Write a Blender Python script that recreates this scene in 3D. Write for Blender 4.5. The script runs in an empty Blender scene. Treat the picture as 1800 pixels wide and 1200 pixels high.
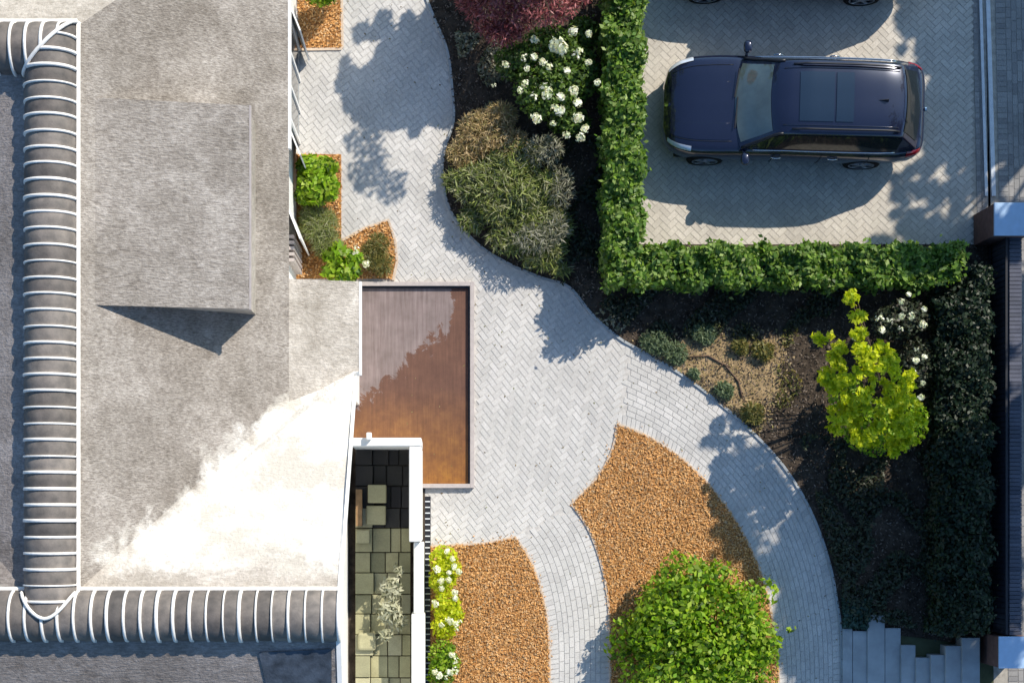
import bpy, math
import numpy as np
from mathutils import Vector, Matrix
R = math.radians
rng = np.random.default_rng(7)
scene = bpy.context.scene
COL = scene.collection

# ------------------------------------------------------------------ camera
CAM_H, FPX = 32.0, 2816.0            # camera height (m), focal length in px of an 1800 px frame
cam_d = bpy.data.cameras.new('camera'); cam = bpy.data.objects.new('camera', cam_d); COL.objects.link(cam)
cam.location = (0, 0, CAM_H); cam.rotation_euler = (0, 0, 0)
cam_d.sensor_width = 36; cam_d.lens = FPX / 1800 * 36
cam_d.shift_x = 120 / 1800; cam_d.shift_y = 300 / 1800
cam_d.clip_start = .5; cam_d.clip_end = 500
scene.camera = cam
# ------------------------------------------------------------------ sky + sun
SUN = Vector((.84, .91, 1.0)).normalized()
el = math.asin(SUN.z); az = math.atan2(SUN.x, SUN.y)
w = bpy.data.worlds.new('World'); scene.world = w; w.use_nodes = True
nt = w.node_tree; nt.nodes.clear()
sky = nt.nodes.new('ShaderNodeTexSky'); sky.sky_type = 'NISHITA'; sky.sun_disc = False
sky.sun_elevation = el; sky.sun_rotation = az
bg = nt.nodes.new('ShaderNodeBackground'); bg.inputs[1].default_value = .115
wo = nt.nodes.new('ShaderNodeOutputWorld')
tint = nt.nodes.new('ShaderNodeMix'); tint.data_type = 'RGBA'; tint.blend_type = 'MULTIPLY'; tint.inputs[0].default_value = 1; tint.inputs[7].default_value = (.72, 1.0, 1.2, 1)   # clear blue noon sky
nt.links.new(sky.outputs[0], tint.inputs[6]); nt.links.new(tint.outputs[2], bg.inputs[0]); nt.links.new(bg.outputs[0], wo.inputs[0])
sd = bpy.data.lights.new('sun', 'SUN'); so = bpy.data.objects.new('sun', sd); COL.objects.link(so)
sd.energy = 4.8; sd.angle = R(.5); sd.color = (1, .92, .79)
so.rotation_euler = SUN.to_track_quat('Z', 'Y').to_euler(); so.location = (8, 8, 20)
scene.view_settings.view_transform = 'Standard'; scene.view_settings.look = 'None'
scene.view_settings.exposure = .30; scene.view_settings.gamma = 1

# ------------------------------------------------------------------ helpers
def P(px, py, z=0.0):
    k = (CAM_H - z) / FPX
    return Vector(((px - 780) * k, (900 - py) * k, z))
def tag(o, label=None, cat=None, group=None, kind=None):
    if label: o['label'] = label
    if cat: o['category'] = cat
    if group: o['group'] = group
    if kind: o['kind'] = kind
    return o
def empty(name, loc=(0, 0, 0), rz=0):
    o = bpy.data.objects.new(name, None); COL.objects.link(o); o.location = loc; o.rotation_euler = (0, 0, rz)
    o.empty_display_size = .2
    return o
def mesh_obj(name, verts, faces, mats, parent=None, smooth=False, midx=None):
    me = bpy.data.meshes.new(name)
    if isinstance(verts, np.ndarray) and isinstance(faces, np.ndarray):
        nv, nf, k = len(verts), len(faces), faces.shape[1]
        me.vertices.add(nv); me.vertices.foreach_set('co', verts.astype(np.float32).ravel())
        me.loops.add(nf * k); me.loops.foreach_set('vertex_index', faces.astype(np.int32).ravel())
        me.polygons.add(nf); me.polygons.foreach_set('loop_start', np.arange(0, nf * k, k, dtype=np.int32))
        me.polygons.foreach_set('loop_total', np.full(nf, k, dtype=np.int32))
        me.update(calc_edges=True); me.validate()
    else:
        me.from_pydata([tuple(v) for v in verts], [], [tuple(f) for f in faces]); me.update()
    if not isinstance(mats, (list, tuple)): mats = [mats]
    for m in mats: me.materials.append(m)
    if midx is not None: me.polygons.foreach_set('material_index', np.asarray(midx, dtype=np.int32))
    if smooth: me.polygons.foreach_set('use_smooth', [True] * len(me.polygons))
    o = bpy.data.objects.new(name, me); COL.objects.link(o)
    if parent: o.parent = parent
    return o
class MB:
    def __init__(s): s.v = []; s.f = []; s.m = []
    def add(s, vs, fs, mi=0):
        n = len(s.v); s.v += [tuple(v) for v in vs]; s.f += [tuple(i + n for i in f) for f in fs]; s.m += [mi] * len(fs)
    def box(s, x0, x1, y0, y1, z0, z1, mi=0, T=None):
        vs = [Vector(p) for p in ((x0,y0,z0),(x1,y0,z0),(x1,y1,z0),(x0,y1,z0),(x0,y0,z1),(x1,y0,z1),(x1,y1,z1),(x0,y1,z1))]
        if T: vs = [T @ v for v in vs]
        s.add(vs, [(3,2,1,0),(4,5,6,7),(0,1,5,4),(1,2,6,5),(2,3,7,6),(3,0,4,7)], mi)
    def prism(s, poly, z0, z1, mi=0):
        n = len(poly); a = sum(poly[i][0]*poly[(i+1)%n][1]-poly[(i+1)%n][0]*poly[i][1] for i in range(n))
        if a < 0: poly = poly[::-1]
        vs = [(p[0], p[1], z0) for p in poly] + [(p[0], p[1], z1) for p in poly]
        fs = [tuple(range(n))[::-1], tuple(range(n, 2*n))] + [(i, (i+1) % n, (i+1) % n + n, i + n) for i in range(n)]
        s.add(vs, fs, mi)
    def tube(s, pts, r, mi=0, n=6, r1=None):
        pts = [Vector(p) for p in pts]; L = len(pts); rings = []; up = Vector((0, 0, 1))
        for i, p in enumerate(pts):
            d = (pts[min(i+1, L-1)] - pts[max(i-1, 0)]).normalized()
            a = d.cross(up)
            if a.length < .05: a = d.cross(Vector((1, 0, 0)))
            a.normalize(); b = d.cross(a)
            rr = r if r1 is None else r + (r1 - r) * i / max(1, L - 1)
            rings.append([p + (a * math.cos(t) + b * math.sin(t)) * rr for t in [2*math.pi*k/n for k in range(n)]])
        vs = [v for rg in rings for v in rg]
        fs = [(i*n+k, i*n+(k+1) % n, (i+1)*n+(k+1) % n, (i+1)*n+k) for i in range(L-1) for k in range(n)]
        fs += [tuple(range(n))[::-1], tuple(range((L-1)*n, L*n))]
        s.add(vs, fs, mi)
    def build(s, name, mats, parent=None, smooth=False, bevel=0):
        o = mesh_obj(name, s.v, s.f, mats, parent, smooth, s.m)
        if bevel:
            b = o.modifiers.new('bevel', 'BEVEL'); b.width = bevel; b.segments = 2; b.limit_method = 'ANGLE'
        return o
def inside(poly, pts):
    poly = np.asarray(poly); x, y = pts[:, 0], pts[:, 1]; c = np.zeros(len(pts), bool); n = len(poly); j = n - 1
    for i in range(n):
        xi, yi = poly[i]; xj, yj = poly[j]
        t = (yi > y) != (yj > y)
        xx = (xj - xi) * (y - yi) / (yj - yi + 1e-12) + xi
        c ^= t & (x < xx); j = i
    return c
def gp(pts, z=0.0): return [(P(x, y, z).x, P(x, y, z).y) for x, y in pts]
def smoothpoly(pts, n=6):
    """Catmull-Rom through an open list of points"""
    p = np.asarray(pts, float); q = np.vstack([2*p[0]-p[1], p, 2*p[-1]-p[-2]]); out = []
    for i in range(1, len(q)-2):
        for k in range(n):
            t = k / n
            out.append(.5*((2*q[i])+(-q[i-1]+q[i+1])*t+(2*q[i-1]-5*q[i]+4*q[i+1]-q[i+2])*t*t+(-q[i-1]+3*q[i]-3*q[i+1]+q[i+2])*t**3))
    out.append(p[-1]); return [tuple(v) for v in out]
def resample(pl, n):
    p = np.asarray(pl); d = np.r_[0, np.cumsum(np.linalg.norm(np.diff(p, axis=0), axis=1))]
    t = np.linspace(0, d[-1], n); return np.c_[np.interp(t, d, p[:, 0]), np.interp(t, d, p[:, 1])]

# ------------------------------------------------------------------ materials
class N:
    def __init__(s, name):
        s.m = bpy.data.materials.new(name); s.m.use_nodes = True; s.t = s.m.node_tree; s.b = s.t.nodes['Principled BSDF']; s.o = s.t.nodes['Material Output']
    def n(s, typ, **kw):
        x = s.t.nodes.new(typ)
        for k, v in kw.items():
            if k[0] == 'i' and k[1:].isdigit(): x.inputs[int(k[1:])].default_value = v
            elif k.startswith('in_'): x.inputs[k[3:]].default_value = v
            else: setattr(x, k, v)
        return x
    def l(s, a, b): s.t.links.new(a, b)
    def noise(s, scale, detail=4, rough=.6, vec=None, dist=0):
        x = s.n('ShaderNodeTexNoise'); x.inputs['Scale'].default_value = scale; x.inputs['Detail'].default_value = detail
        x.inputs['Roughness'].default_value = rough; x.inputs['Distortion'].default_value = dist
        if vec is None:
            g = s.n('ShaderNodeNewGeometry'); vec = g.outputs['Position']
        s.l(vec, x.inputs['Vector']); return x.outputs['Fac']
    def ramp(s, fac, stops):
        r = s.n('ShaderNodeValToRGB'); e = r.color_ramp.elements
        while len(e) < len(stops): e.new(.5)
        for i, (p, c) in enumerate(stops): e[i].position = p; e[i].color = (*c, 1)
        s.l(fac, r.inputs[0]); return r.outputs[0]
    def mix(s, fac, a, b, mode='MIX'):
        x = s.n('ShaderNodeMix', data_type='RGBA', blend_type=mode)
        for v, k in ((fac, 0), (a, 6), (b, 7)):
            if hasattr(v, 'links'): s.l(v, x.inputs[k])
            else: x.inputs[k].default_value = v if k == 0 else (*v, 1)
        return x.outputs[2]
    def math(s, op, a, b=None, c=None):
        x = s.n('ShaderNodeMath', operation=op)
        for i, v in enumerate((a, b, c)):
            if v is None: continue
            if hasattr(v, 'links'): s.l(v, x.inputs[i])
            else: x.inputs[i].default_value = v
        return x.outputs[0]
    def scalevec(s, sx, sy, sz, rz=0):
        g = s.n('ShaderNodeNewGeometry'); m = s.n('ShaderNodeMapping'); m.inputs['Scale'].default_value = (sx, sy, sz); m.inputs['Rotation'].default_value = (0, 0, rz)
        s.l(g.outputs['Position'], m.inputs[0]); return m.outputs[0]
    def bump(s, h, strength=.3, dist=.02):
        b = s.n('ShaderNodeBump'); b.inputs['Strength'].default_value = strength; b.inputs['Distance'].default_value = dist
        s.l(h, b.inputs['Height']); s.l(b.outputs[0], s.b.inputs['Normal'])
    def fin(s, col, rough=.8, spec=.3, metal=0, coat=0):
        if hasattr(col, 'links'): s.l(col, s.b.inputs['Base Color'])
        else: s.b.inputs['Base Color'].default_value = (*col, 1)
        s.b.inputs['Roughness'].default_value = rough; s.b.inputs['Specular IOR Level'].default_value = spec
        s.b.inputs['Metallic'].default_value = metal; s.b.inputs['Coat Weight'].default_value = coat
        return s.m
def flat(name, c, rough=.7, spec=.3, metal=0, coat=0, var=.25, scale=9, bump=.12):
    q = N(name); f = q.noise(scale, 5)
    a = tuple(v * (1 - var) for v in c); b = tuple(min(1, v * (1 + var)) for v in c)
    if bump: q.bump(q.noise(scale * 6, 3), bump, .01)
    return q.fin(q.ramp(f, [(.3, a), (.7, b)]), rough, spec, metal, coat)
def island(name, cols, rough=.75, spec=.25, stain=.25, sc=1.2, bump=.3):
    """each separate piece gets its own shade out of cols"""
    q = N(name); g = q.n('ShaderNodeNewGeometry'); k = len(cols)
    c = q.ramp(g.outputs['Random Per Island'], [(i / (k - 1), cc) for i, cc in enumerate(cols)])
    st = q.ramp(q.noise(sc, 6, .65), [(.32, (1 - stain,) * 3), (.62, (1, 1, 1))])
    fine = q.ramp(q.noise(45, 3), [(.3, (.86,) * 3), (.7, (1.08,) * 3)])
    c = q.mix(1, c, st, 'MULTIPLY'); c = q.mix(1, c, fine, 'MULTIPLY')
    if bump: q.bump(q.noise(70, 3), bump, .006)
    return q.fin(c, rough, spec)
def leafmat(name, cols, trans=.35, rough=.5, spec=.35):
    q = N(name); g = q.n('ShaderNodeNewGeometry'); k = len(cols)
    c = q.ramp(g.outputs['Random Per Island'], [(i / (k - 1), cc) for i, cc in enumerate(cols)])
    q.fin(c, rough, spec)
    tr = q.n('ShaderNodeBsdfTranslucent'); mx = q.n('ShaderNodeMixShader'); mx.inputs[0].default_value = trans
    c2 = q.mix(1, c, (1.5, 1.45, .6), 'MULTIPLY'); q.l(c2, tr.inputs[0])
    q.l(q.b.outputs[0], mx.inputs[1]); q.l(tr.outputs[0], mx.inputs[2]); q.l(mx.outputs[0], q.o.inputs[0])
    return q.m
M = {}
M['paver'] = island('pale_paver', [(.55,.53,.50), (.60,.575,.545), (.57,.55,.52), (.52,.50,.475), (.63,.605,.575)], stain=.17, sc=.9)
M['joint'] = flat('joint_sand', (.50,.475,.445), .9, .1)
M['drive'] = island('driveway_paver', [(.55,.505,.435), (.61,.56,.49), (.52,.475,.415), (.58,.53,.46)], stain=.18)
M['drivejoint'] = flat('driveway_joint', (.36,.33,.285), .9, .1)
M['roadpaver'] = island('street_paver', [(.27,.26,.25), (.34,.325,.31), (.23,.22,.215)], stain=.2)
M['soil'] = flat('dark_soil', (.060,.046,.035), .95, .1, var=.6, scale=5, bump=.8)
M['sand'] = flat('sandy_soil', (.30,.215,.12), .95, .1, var=.4, scale=4, bump=.6)
M['mulch'] = flat('mulch_base', (.42,.20,.07), .95, .1, var=.35, scale=20, bump=.9)
M['chip'] = island('mulch_chips', [(.55,.255,.08), (.80,.46,.19), (.68,.36,.13), (.38,.17,.05), (.76,.41,.16), (.60,.42,.24), (.26,.12,.04)], .9, .1, .15, 2)
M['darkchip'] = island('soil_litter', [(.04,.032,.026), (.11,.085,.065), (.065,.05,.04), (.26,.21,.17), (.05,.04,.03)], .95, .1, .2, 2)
M['kerb'] = flat('pale_kerb', (.55,.44,.34), .8, .2, var=.15, scale=12)
M['white'] = flat('white_render', (.80,.79,.76), .7, .3, var=.05, scale=3, bump=.1)
M['whitetrim'] = flat('white_trim', (.82,.81,.79), .5, .4, var=.06, scale=6, bump=.05)
M['grout'] = flat('white_mortar', (.80,.77,.73), .8, .2, var=.12, scale=14, bump=.3)
M['bark'] = flat('bark', (.12,.085,.06), .9, .1, var=.4, scale=14, bump=.6)
M['greytwig'] = flat('pale_twig', (.42,.38,.30), .9, .1, var=.3)
M['black'] = flat('black_metal', (.012,.013,.018), .45, .4, var=.2, bump=.05)
M['bluecap'] = flat('blue_grey_cap', (.36,.50,.68), .35, .5, var=.06, bump=.05)
M['piermat'] = flat('brown_render', (.17,.095,.08), .8, .2, var=.2)
M['wallmat'] = island('dark_brick', [(.07,.075,.10), (.12,.125,.16), (.09,.095,.12)], .8, .2, .2, 3)
M['track'] = flat('pale_steel_track', (.62,.64,.66), .4, .5, var=.1)
M['slab'] = flat('blue_grey_slab', (.34,.36,.37), .7, .3, var=.18, scale=2.5)
M['frame'] = flat('grey_stone_frame', (.42,.37,.35), .6, .3, var=.12)

RX0, HY0 = -6.614, -1.742
def roof_mat(name, lo, hi, bleach=None):
    q = N(name)
    big = q.noise(.55, 6, .65); f1 = q.noise(1, 5, .7, q.scalevec(7, 38, 20)); f2 = q.noise(16, 4, .7)
    f3 = q.noise(3.2, 6, .75)
    c = q.ramp(f1, [(.30, lo), (.7, hi)])
    c = q.mix(1, c, q.ramp(big, [(.35, (.72,.70,.67)), (.62, (1.10,1.09,1.08))]), 'MULTIPLY')
    c = q.mix(1, c, q.ramp(f2, [(.3, (.80,.79,.77)), (.7, (1.12,1.12,1.12))]), 'MULTIPLY')
    c = q.mix(1, c, q.ramp(f3, [(.3, (.76,.74,.72)), (.62, (1.08,1.08,1.08))]), 'MULTIPLY')
    if bleach:      # patch of bleached shingle spreading from the valley, ragged edge
        g = q.n('ShaderNodeNewGeometry'); sp = q.n('ShaderNodeSeparateXYZ'); q.l(g.outputs['Position'], sp.inputs[0])
        nz = q.math('MULTIPLY_ADD', q.noise(1.1, 7, .72, None, .3), 2.6, -1.3)
        d = q.math('SUBTRACT', q.math('SUBTRACT', sp.outputs[0], RX0), q.math('SUBTRACT', sp.outputs[1], HY0))
        e = q.math('SUBTRACT', sp.outputs[0], RX0 + .95); u = q.math('SUBTRACT', sp.outputs[1], HY0 + .62)
        m = q.math('MINIMUM', q.math('MINIMUM', q.math('ADD', d, .30), e), q.math('MULTIPLY', u, 1.3))
        m = q.math('MULTIPLY', q.math('ADD', q.math('MULTIPLY_ADD', nz, 1.0, 0), m), 2.2)
        m = q.math('MAXIMUM', q.math('MINIMUM', m, 1.0), 0.0)
        pale = q.ramp(q.noise(.9, 7, .72), [(.42, bleach[0]), (.60, bleach[1])])
        pale = q.mix(1, pale, q.ramp(f1, [(.3, (.9,.9,.89)), (.6, (1.05,1.05,1.05))]), 'MULTIPLY')
        c = q.mix(m, c, pale)
    h = q.math('ADD', f1, f2); q.bump(h, .8, .03)
    return q.fin(c, .9, .12)
M['roof'] = roof_mat('weathered_roof', (.20,.178,.16), (.50,.463,.43), ((.60,.555,.49), (.82,.79,.745)))
M['roofpale'] = roof_mat('bleached_roof', (.42,.38,.34), (.60,.555,.51), ((.60,.555,.49), (.84,.81,.76)))
M['roofmid'] = roof_mat('pale_roof', (.47,.43,.385), (.68,.635,.58))
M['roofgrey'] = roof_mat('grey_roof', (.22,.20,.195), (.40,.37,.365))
def tile_mat():
    q = N('ridge_tile'); g = q.n('ShaderNodeNewGeometry')
    c = q.ramp(g.outputs['Random Per Island'], [(0, (.11,.098,.092)), (.35, (.20,.18,.165)), (.7, (.135,.12,.11)), (1, (.085,.078,.075))])
    wv = q.ramp(q.noise(5, 4, .6), [(.3, (.7,.7,.7)), (.7, (1.35,1.3,1.25))])
    q.bump(q.noise(40, 3), .4, .01); return q.fin(q.mix(1, c, wv, 'MULTIPLY'), .65, .3)
M['tile'] = tile_mat()
def basin_mat():
    q = N('rust_stained_bed')
    g = q.n('ShaderNodeNewGeometry'); sp = q.n('ShaderNodeSeparateXYZ'); q.l(g.outputs['Position'], sp.inputs[0])
    streak = q.noise(1, 5, .7, q.scalevec(22, 1.0, 1)); cloud = q.noise(1.3, 6, .6)
    cloud = q.noise(2.0, 8, .72); rust = q.ramp(cloud, [(.35, (.17,.07,.022)), (.5, (.25,.105,.024)), (.65, (.36,.165,.028))])
    # rustier and more orange away from the silted end, dark purple brown in the middle
    yy = q.math('MULTIPLY_ADD', sp.outputs[1], -.5, 1.25)
    rust = q.mix(q.math('MAXIMUM', q.math('MINIMUM', yy, 1.0), 0.0), q.ramp(cloud, [(.3, (.10,.05,.036)), (.7, (.16,.082,.055))]), rust)
    rust = q.mix(1, rust, q.ramp(streak, [(.3, (.82,.80,.78)), (.7, (1.18,1.15,1.12))]), 'MULTIPLY')
    silt = q.mix(1, q.ramp(streak, [(.32, (.17,.128,.12)), (.68, (.26,.21,.20))]), q.ramp(q.noise(3, 5), [(.3, (.8,.78,.76)), (.7, (1.12,1.1,1.1))]), 'MULTIPLY')
    # dried silt margin: runs from lower left to upper right with a jagged edge
    edge = q.math('MULTIPLY_ADD', q.noise(2.2, 9, .8, None, .9), 2.2, -1.1)
    a = q.math('MULTIPLY_ADD', sp.outputs[0], -.85, sp.outputs[1])
    mask = q.math('GREATER_THAN', q.math('ADD', a, edge), 3.62)
    rgt = q.math('LESS_THAN', q.math('ADD', sp.outputs[0], q.math('MULTIPLY', edge, .25)), .16)
    mask = q.math('MULTIPLY', mask, rgt)
    q.bump(streak, .15, .01)
    return q.fin(q.mix(mask, rust, silt), .45, .35)
M['basin'] = basin_mat()
M['paint'] = flat('navy_paint', (.011,.015,.040), .22, .5, .3, 1, var=.04, bump=0)
M['glass'] = flat('dark_glass', (.012,.016,.018), .06, .6, 0, 0, var=.1, bump=0)
M['screen'] = flat('greenish_windscreen', (.075,.10,.095), .06, .9, 0, 1, var=.35, scale=2, bump=0)
M['sunroof'] = flat('sunroof_glass', (.008,.016,.030), .05, .9, 0, 1, var=.05, bump=0)
M['rubber'] = flat('rubber', (.012,.012,.013), .8, .2, bump=.1)
M['alloy'] = flat('alloy', (.5,.51,.53), .3, .5, .9, var=.08, bump=0)
M['chrome'] = flat('chrome', (.7,.71,.73), .15, .5, 1, var=.05, bump=0)
M['lamp'] = flat('headlamp_lens', (.62,.66,.72), .12, .7, .2, 1, var=.15, bump=0)
M['redlamp'] = flat('tail_lamp_lens', (.28,.008,.015), .15, .6, 0, 1, bump=0)
L = {}
L['hedge'] = leafmat('hedge_leaf', [(.022,.06,.012), (.10,.20,.02), (.22,.34,.04), (.05,.12,.015), (.34,.44,.13), (.13,.24,.03), (.08,.18,.02), (.16,.20,.05)])
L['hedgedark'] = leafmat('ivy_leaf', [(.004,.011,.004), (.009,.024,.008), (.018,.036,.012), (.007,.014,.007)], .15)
L['lime'] = leafmat('lime_leaf', [(.44,.52,.012), (.62,.66,.02), (.28,.40,.01), (.70,.70,.05), (.52,.60,.02)], .48)
L['bright'] = leafmat('bright_leaf', [(.06,.15,.008), (.28,.45,.015), (.15,.30,.012), (.44,.56,.06), (.03,.08,.008), (.34,.48,.02)], .42)
L['maple'] = leafmat('maple_leaf', [(.13,.025,.03), (.34,.09,.10), (.50,.19,.19), (.07,.014,.018), (.28,.07,.075)], .25)
L['olive'] = leafmat('olive_needle', [(.08,.12,.03), (.20,.25,.05), (.29,.32,.10), (.06,.08,.03), (.38,.37,.22), (.16,.22,.045)], .25)
L['tan'] = leafmat('tan_twig', [(.40,.28,.14), (.54,.41,.22), (.26,.18,.08), (.34,.31,.12)], .2)
L['grey'] = leafmat('grey_leaf', [(.14,.15,.09), (.26,.25,.19), (.09,.11,.05), (.38,.36,.30)], .2)
L['rose'] = leafmat('flower_shrub_leaf', [(.03,.07,.015), (.075,.14,.025), (.13,.22,.03), (.02,.045,.012)], .3)
L['dim'] = leafmat('dull_leaf', [(.015,.022,.012), (.03,.045,.022), (.05,.06,.03), (.035,.028,.022)], .15)
L['sage'] = leafmat('sage_leaf', [(.10,.15,.08), (.17,.22,.12), (.07,.11,.05)], .25)
L['grass'] = leafmat('grass_blade', [(.07,.09,.02), (.16,.17,.05), (.28,.22,.06), (.05,.08,.02)], .3)
L['petal'] = leafmat('white_petal', [(.80,.80,.70), (.88,.87,.80), (.62,.70,.42), (.84,.84,.74), (.66,.60,.44)], .2)

# ------------------------------------------------------------------ leaf builders
def unit(v): return v / (np.linalg.norm(v, axis=1, keepdims=True) + 1e-9)
def leaf_arrays(pts, nrm, ln, wd, jitter=.6, droop=.0, axis=None):
    n = len(pts); nn = unit(nrm + rng.normal(0, jitter, (n, 3)))
    r = rng.normal(0, 1, (n, 3)) if axis is None else axis + rng.normal(0, .35, (n, 3))
    a = unit(r - (r * nn).sum(1, keepdims=True) * nn); b = np.cross(nn, a)
    s = rng.uniform(.65, 1.25, (n, 1)); l = ln * s; ww = wd * s
    p0 = pts - a * l * .5; p2 = pts + a * l * .5 - np.array([0, 0, 1]) * droop * l
    mid = pts - nn * ww * .12
    v = np.stack([p0, mid + b * ww * .5, p2, mid - b * ww * .5], 1).reshape(-1, 3)
    return v, np.arange(n * 4).reshape(-1, 4)
def blob_points(blobs, n, shell=3.5, low=.35):
    wts = np.array([b[3] * b[4] * b[5] for b in blobs]) ** .75; wts /= wts.sum()
    idx = rng.choice(len(blobs), n, p=wts); B = np.array([b[:6] for b in blobs])[idx]
    d = unit(rng.normal(0, 1, (n, 3))); flip = (d[:, 2] < 0) & (rng.random(n) > low); d[flip, 2] *= -1
    rad = rng.random((n, 1)) ** (1 / shell)
    return B[:, :3] + d * rad * B[:, 3:6], unit(d / B[:, 3:6] + np.array([0, 0, .35]))
def foliage(name, blobs, n, ln, wd, mat, parent, shell=3.5, jitter=.6, droop=.1, spiky=False, zmin=.02, mats=None, clip=None):
    p, q = blob_points(blobs, n, shell)
    p[:, 2] = np.maximum(p[:, 2], zmin + rng.random(len(p)) * .04)
    if clip is not None: k = clip(p); p, q = p[k], q[k]
    ax = None
    if spiky: ax = q * 1.0
    if spiky: v, f = leaf_arrays(p, unit(rng.normal(0, .6, p.shape) + [0, 0, .8]), ln, wd, .15, droop, q * np.array([1, 1, .45]) + rng.normal(0, .3, q.shape))
    else: v, f = leaf_arrays(p, q, ln, wd, jitter, droop)
    return mesh_obj(name, v, f, mat, parent)
def lumps(c, rad, h, n, size=.5, base=None, rs=None):
    """an uneven crown: n overlapping blobs round centre c (world x,y), radius rad, top height h"""
    out = []; r = rs or rng
    z0 = base if base is not None else h * .45
    for i in range(n):
        a = r.uniform(0, 2*math.pi); d = rad * math.sqrt(r.random()) * .72; s = rad * size * r.uniform(.6, 1.15)
        out.append((c[0] + math.cos(a)*d, c[1] + math.sin(a)*d, z0 + (h - z0) * r.uniform(.25, .8) * (1 - .4*d/rad), s, s * r.uniform(.8, 1.2), (h - z0) * r.uniform(.35, .6)))
    return out
def stems(parent, c, blobs, z0=0, r=.02, mat=None, name='stem', trunk_h=None):
    mb = MB(); top = Vector((c[0], c[1], z0))
    if trunk_h:
        t2 = Vector((c[0] + .04, c[1] + .03, trunk_h)); mb.tube([top, (top + t2)/2 + Vector((.03,-.02,0)), t2], r * 2.2, 0, 8, r * 1.4); top = t2
    for b in blobs[:14]:
        e = Vector(b[:3]); m = (top + e) / 2 + Vector((rng.uniform(-.05,.05), rng.uniform(-.05,.05), .05)); mb.tube([top, m, e], r, 0, 5, r * .3)
    return mb.build(name, mat or M['bark'], parent, True)
flower_meshes = []
def make_flower_mesh(k):
    n = [46, 30, 60, 38, 24][k]; d = unit(rng.normal(0, 1, (n, 3))) * rng.uniform(.6, 1.1, (n, 1)); d[:, 2] = np.abs(d[:, 2]) * .8
    v, f = leaf_arrays(d * .8, d, [.75,.55,.6,.9,.8][k], [.7,.45,.55,.6,.7][k], .4, 0)
    o = mesh_obj('flower', v, f, L['petal']); me = o.data; bpy.data.objects.remove(o); return me
flower_meshes = [make_flower_mesh(k) for k in range(5)]
def flowers(parent, pts, rmin, rmax, name='flower'):
    for p in pts:
        o = bpy.data.objects.new(name, flower_meshes[int(rng.integers(5))]); COL.objects.link(o); o.parent = parent
        s = rng.uniform(rmin, rmax); o.location = p; o.scale = (s * rng.uniform(.85, 1.25), s, s * .7); o.rotation_euler = (rng.uniform(-.3,.3), rng.uniform(-.3,.3), rng.uniform(0, 6))
def plant(name, label, cat, c, blobs, n, ln, wd, mat, group=None, **kw):
    """blobs in world coordinates; c = world foot"""
    root = empty(name, (0, 0, 0)); tag(root, label, cat, group)
    fo = kw.pop('part', 'foliage'); th = kw.pop('trunk_h', None); sr = kw.pop('stem_r', .02); sm = kw.pop('stem_mat', None)
    foliage(fo, blobs, n, ln, wd, mat, root, **kw)
    stems(root, c, blobs, 0, sr, sm, 'trunk' if th else 'stem', th)
    return root
def rebase(root, c):
    """put the thing's empty at its foot, keeping the children where they are"""
    root.location = (c[0], c[1], 0)
    for ch in root.children: ch.location = Vector(ch.location) - Vector((c[0], c[1], 0))

# ------------------------------------------------------------------ ground outlines (photo px, ground level)
OUT = smoothpoly([(735,-40),(762,30),(786,90),(795,160),(797,215),(782,262),(778,310),(792,372),(838,428),(890,462),(950,488),(1000,505),(1040,552),(1085,592),(1118,612),(1185,650),(1250,697),(1312,750),(1368,808),(1410,870),(1440,935),(1460,1000),(1471,1060),(1478,1120),(1480,1260)], 6)
A_R = smoothpoly([(1085,745),(1135,765),(1190,800),(1240,845),(1280,895),(1310,945),(1335,1000),(1351,1055),(1362,1115),(1368,1180),(1369,1260)], 6)
A_L = smoothpoly([(1085,745),(1076,790),(1050,838),(1005,886)], 6)
A_L2 = smoothpoly([(1005,886),(1032,925),(1052,975),(1066,1035),(1072,1110),(1073,1260)], 6)
B_R = smoothpoly([(905,943),(933,985),(953,1045),(964,1110),(966,1180),(964,1260)], 6)
B_T = smoothpoly([(757,960),(800,957),(855,954),(905,943)], 4)
bedA = gp(A_R + A_L2[::-1] + A_L[::-1])
bedB = gp(B_T + B_R[1:] + [(757, 1260)])
bedC = gp([(520,-60),(600,-60),(600,85),(527,85)])
bedD = gp([(510,272),(600,272),(600,300),(600,424),(640,402),(683,388),(694,425),(697,460),(690,490),(510,490)])
basin_px = (618, 497, 830, 856)

# base ground
def sheet(name, poly, z, mat, kind='structure', thick=.0):
    mb = MB(); n = len(poly); a = sum(poly[i][0]*poly[(i+1)%n][1]-poly[(i+1)%n][0]*poly[i][1] for i in range(n))
    if a < 0: poly = poly[::-1]
    if thick: mb.prism(poly, z - thick, z)
    else: mb.add([(p[0], p[1], z) for p in poly], [tuple(range(n))])
    o = mb.build(name, mat); tag(o, kind=kind); return o
sheet('ground', [(-120,-120),(120,-120),(120,120),(-120,120)], 0, flat('far_ground', (.09,.10,.055), .95, .1, var=.4, scale=2))

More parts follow.
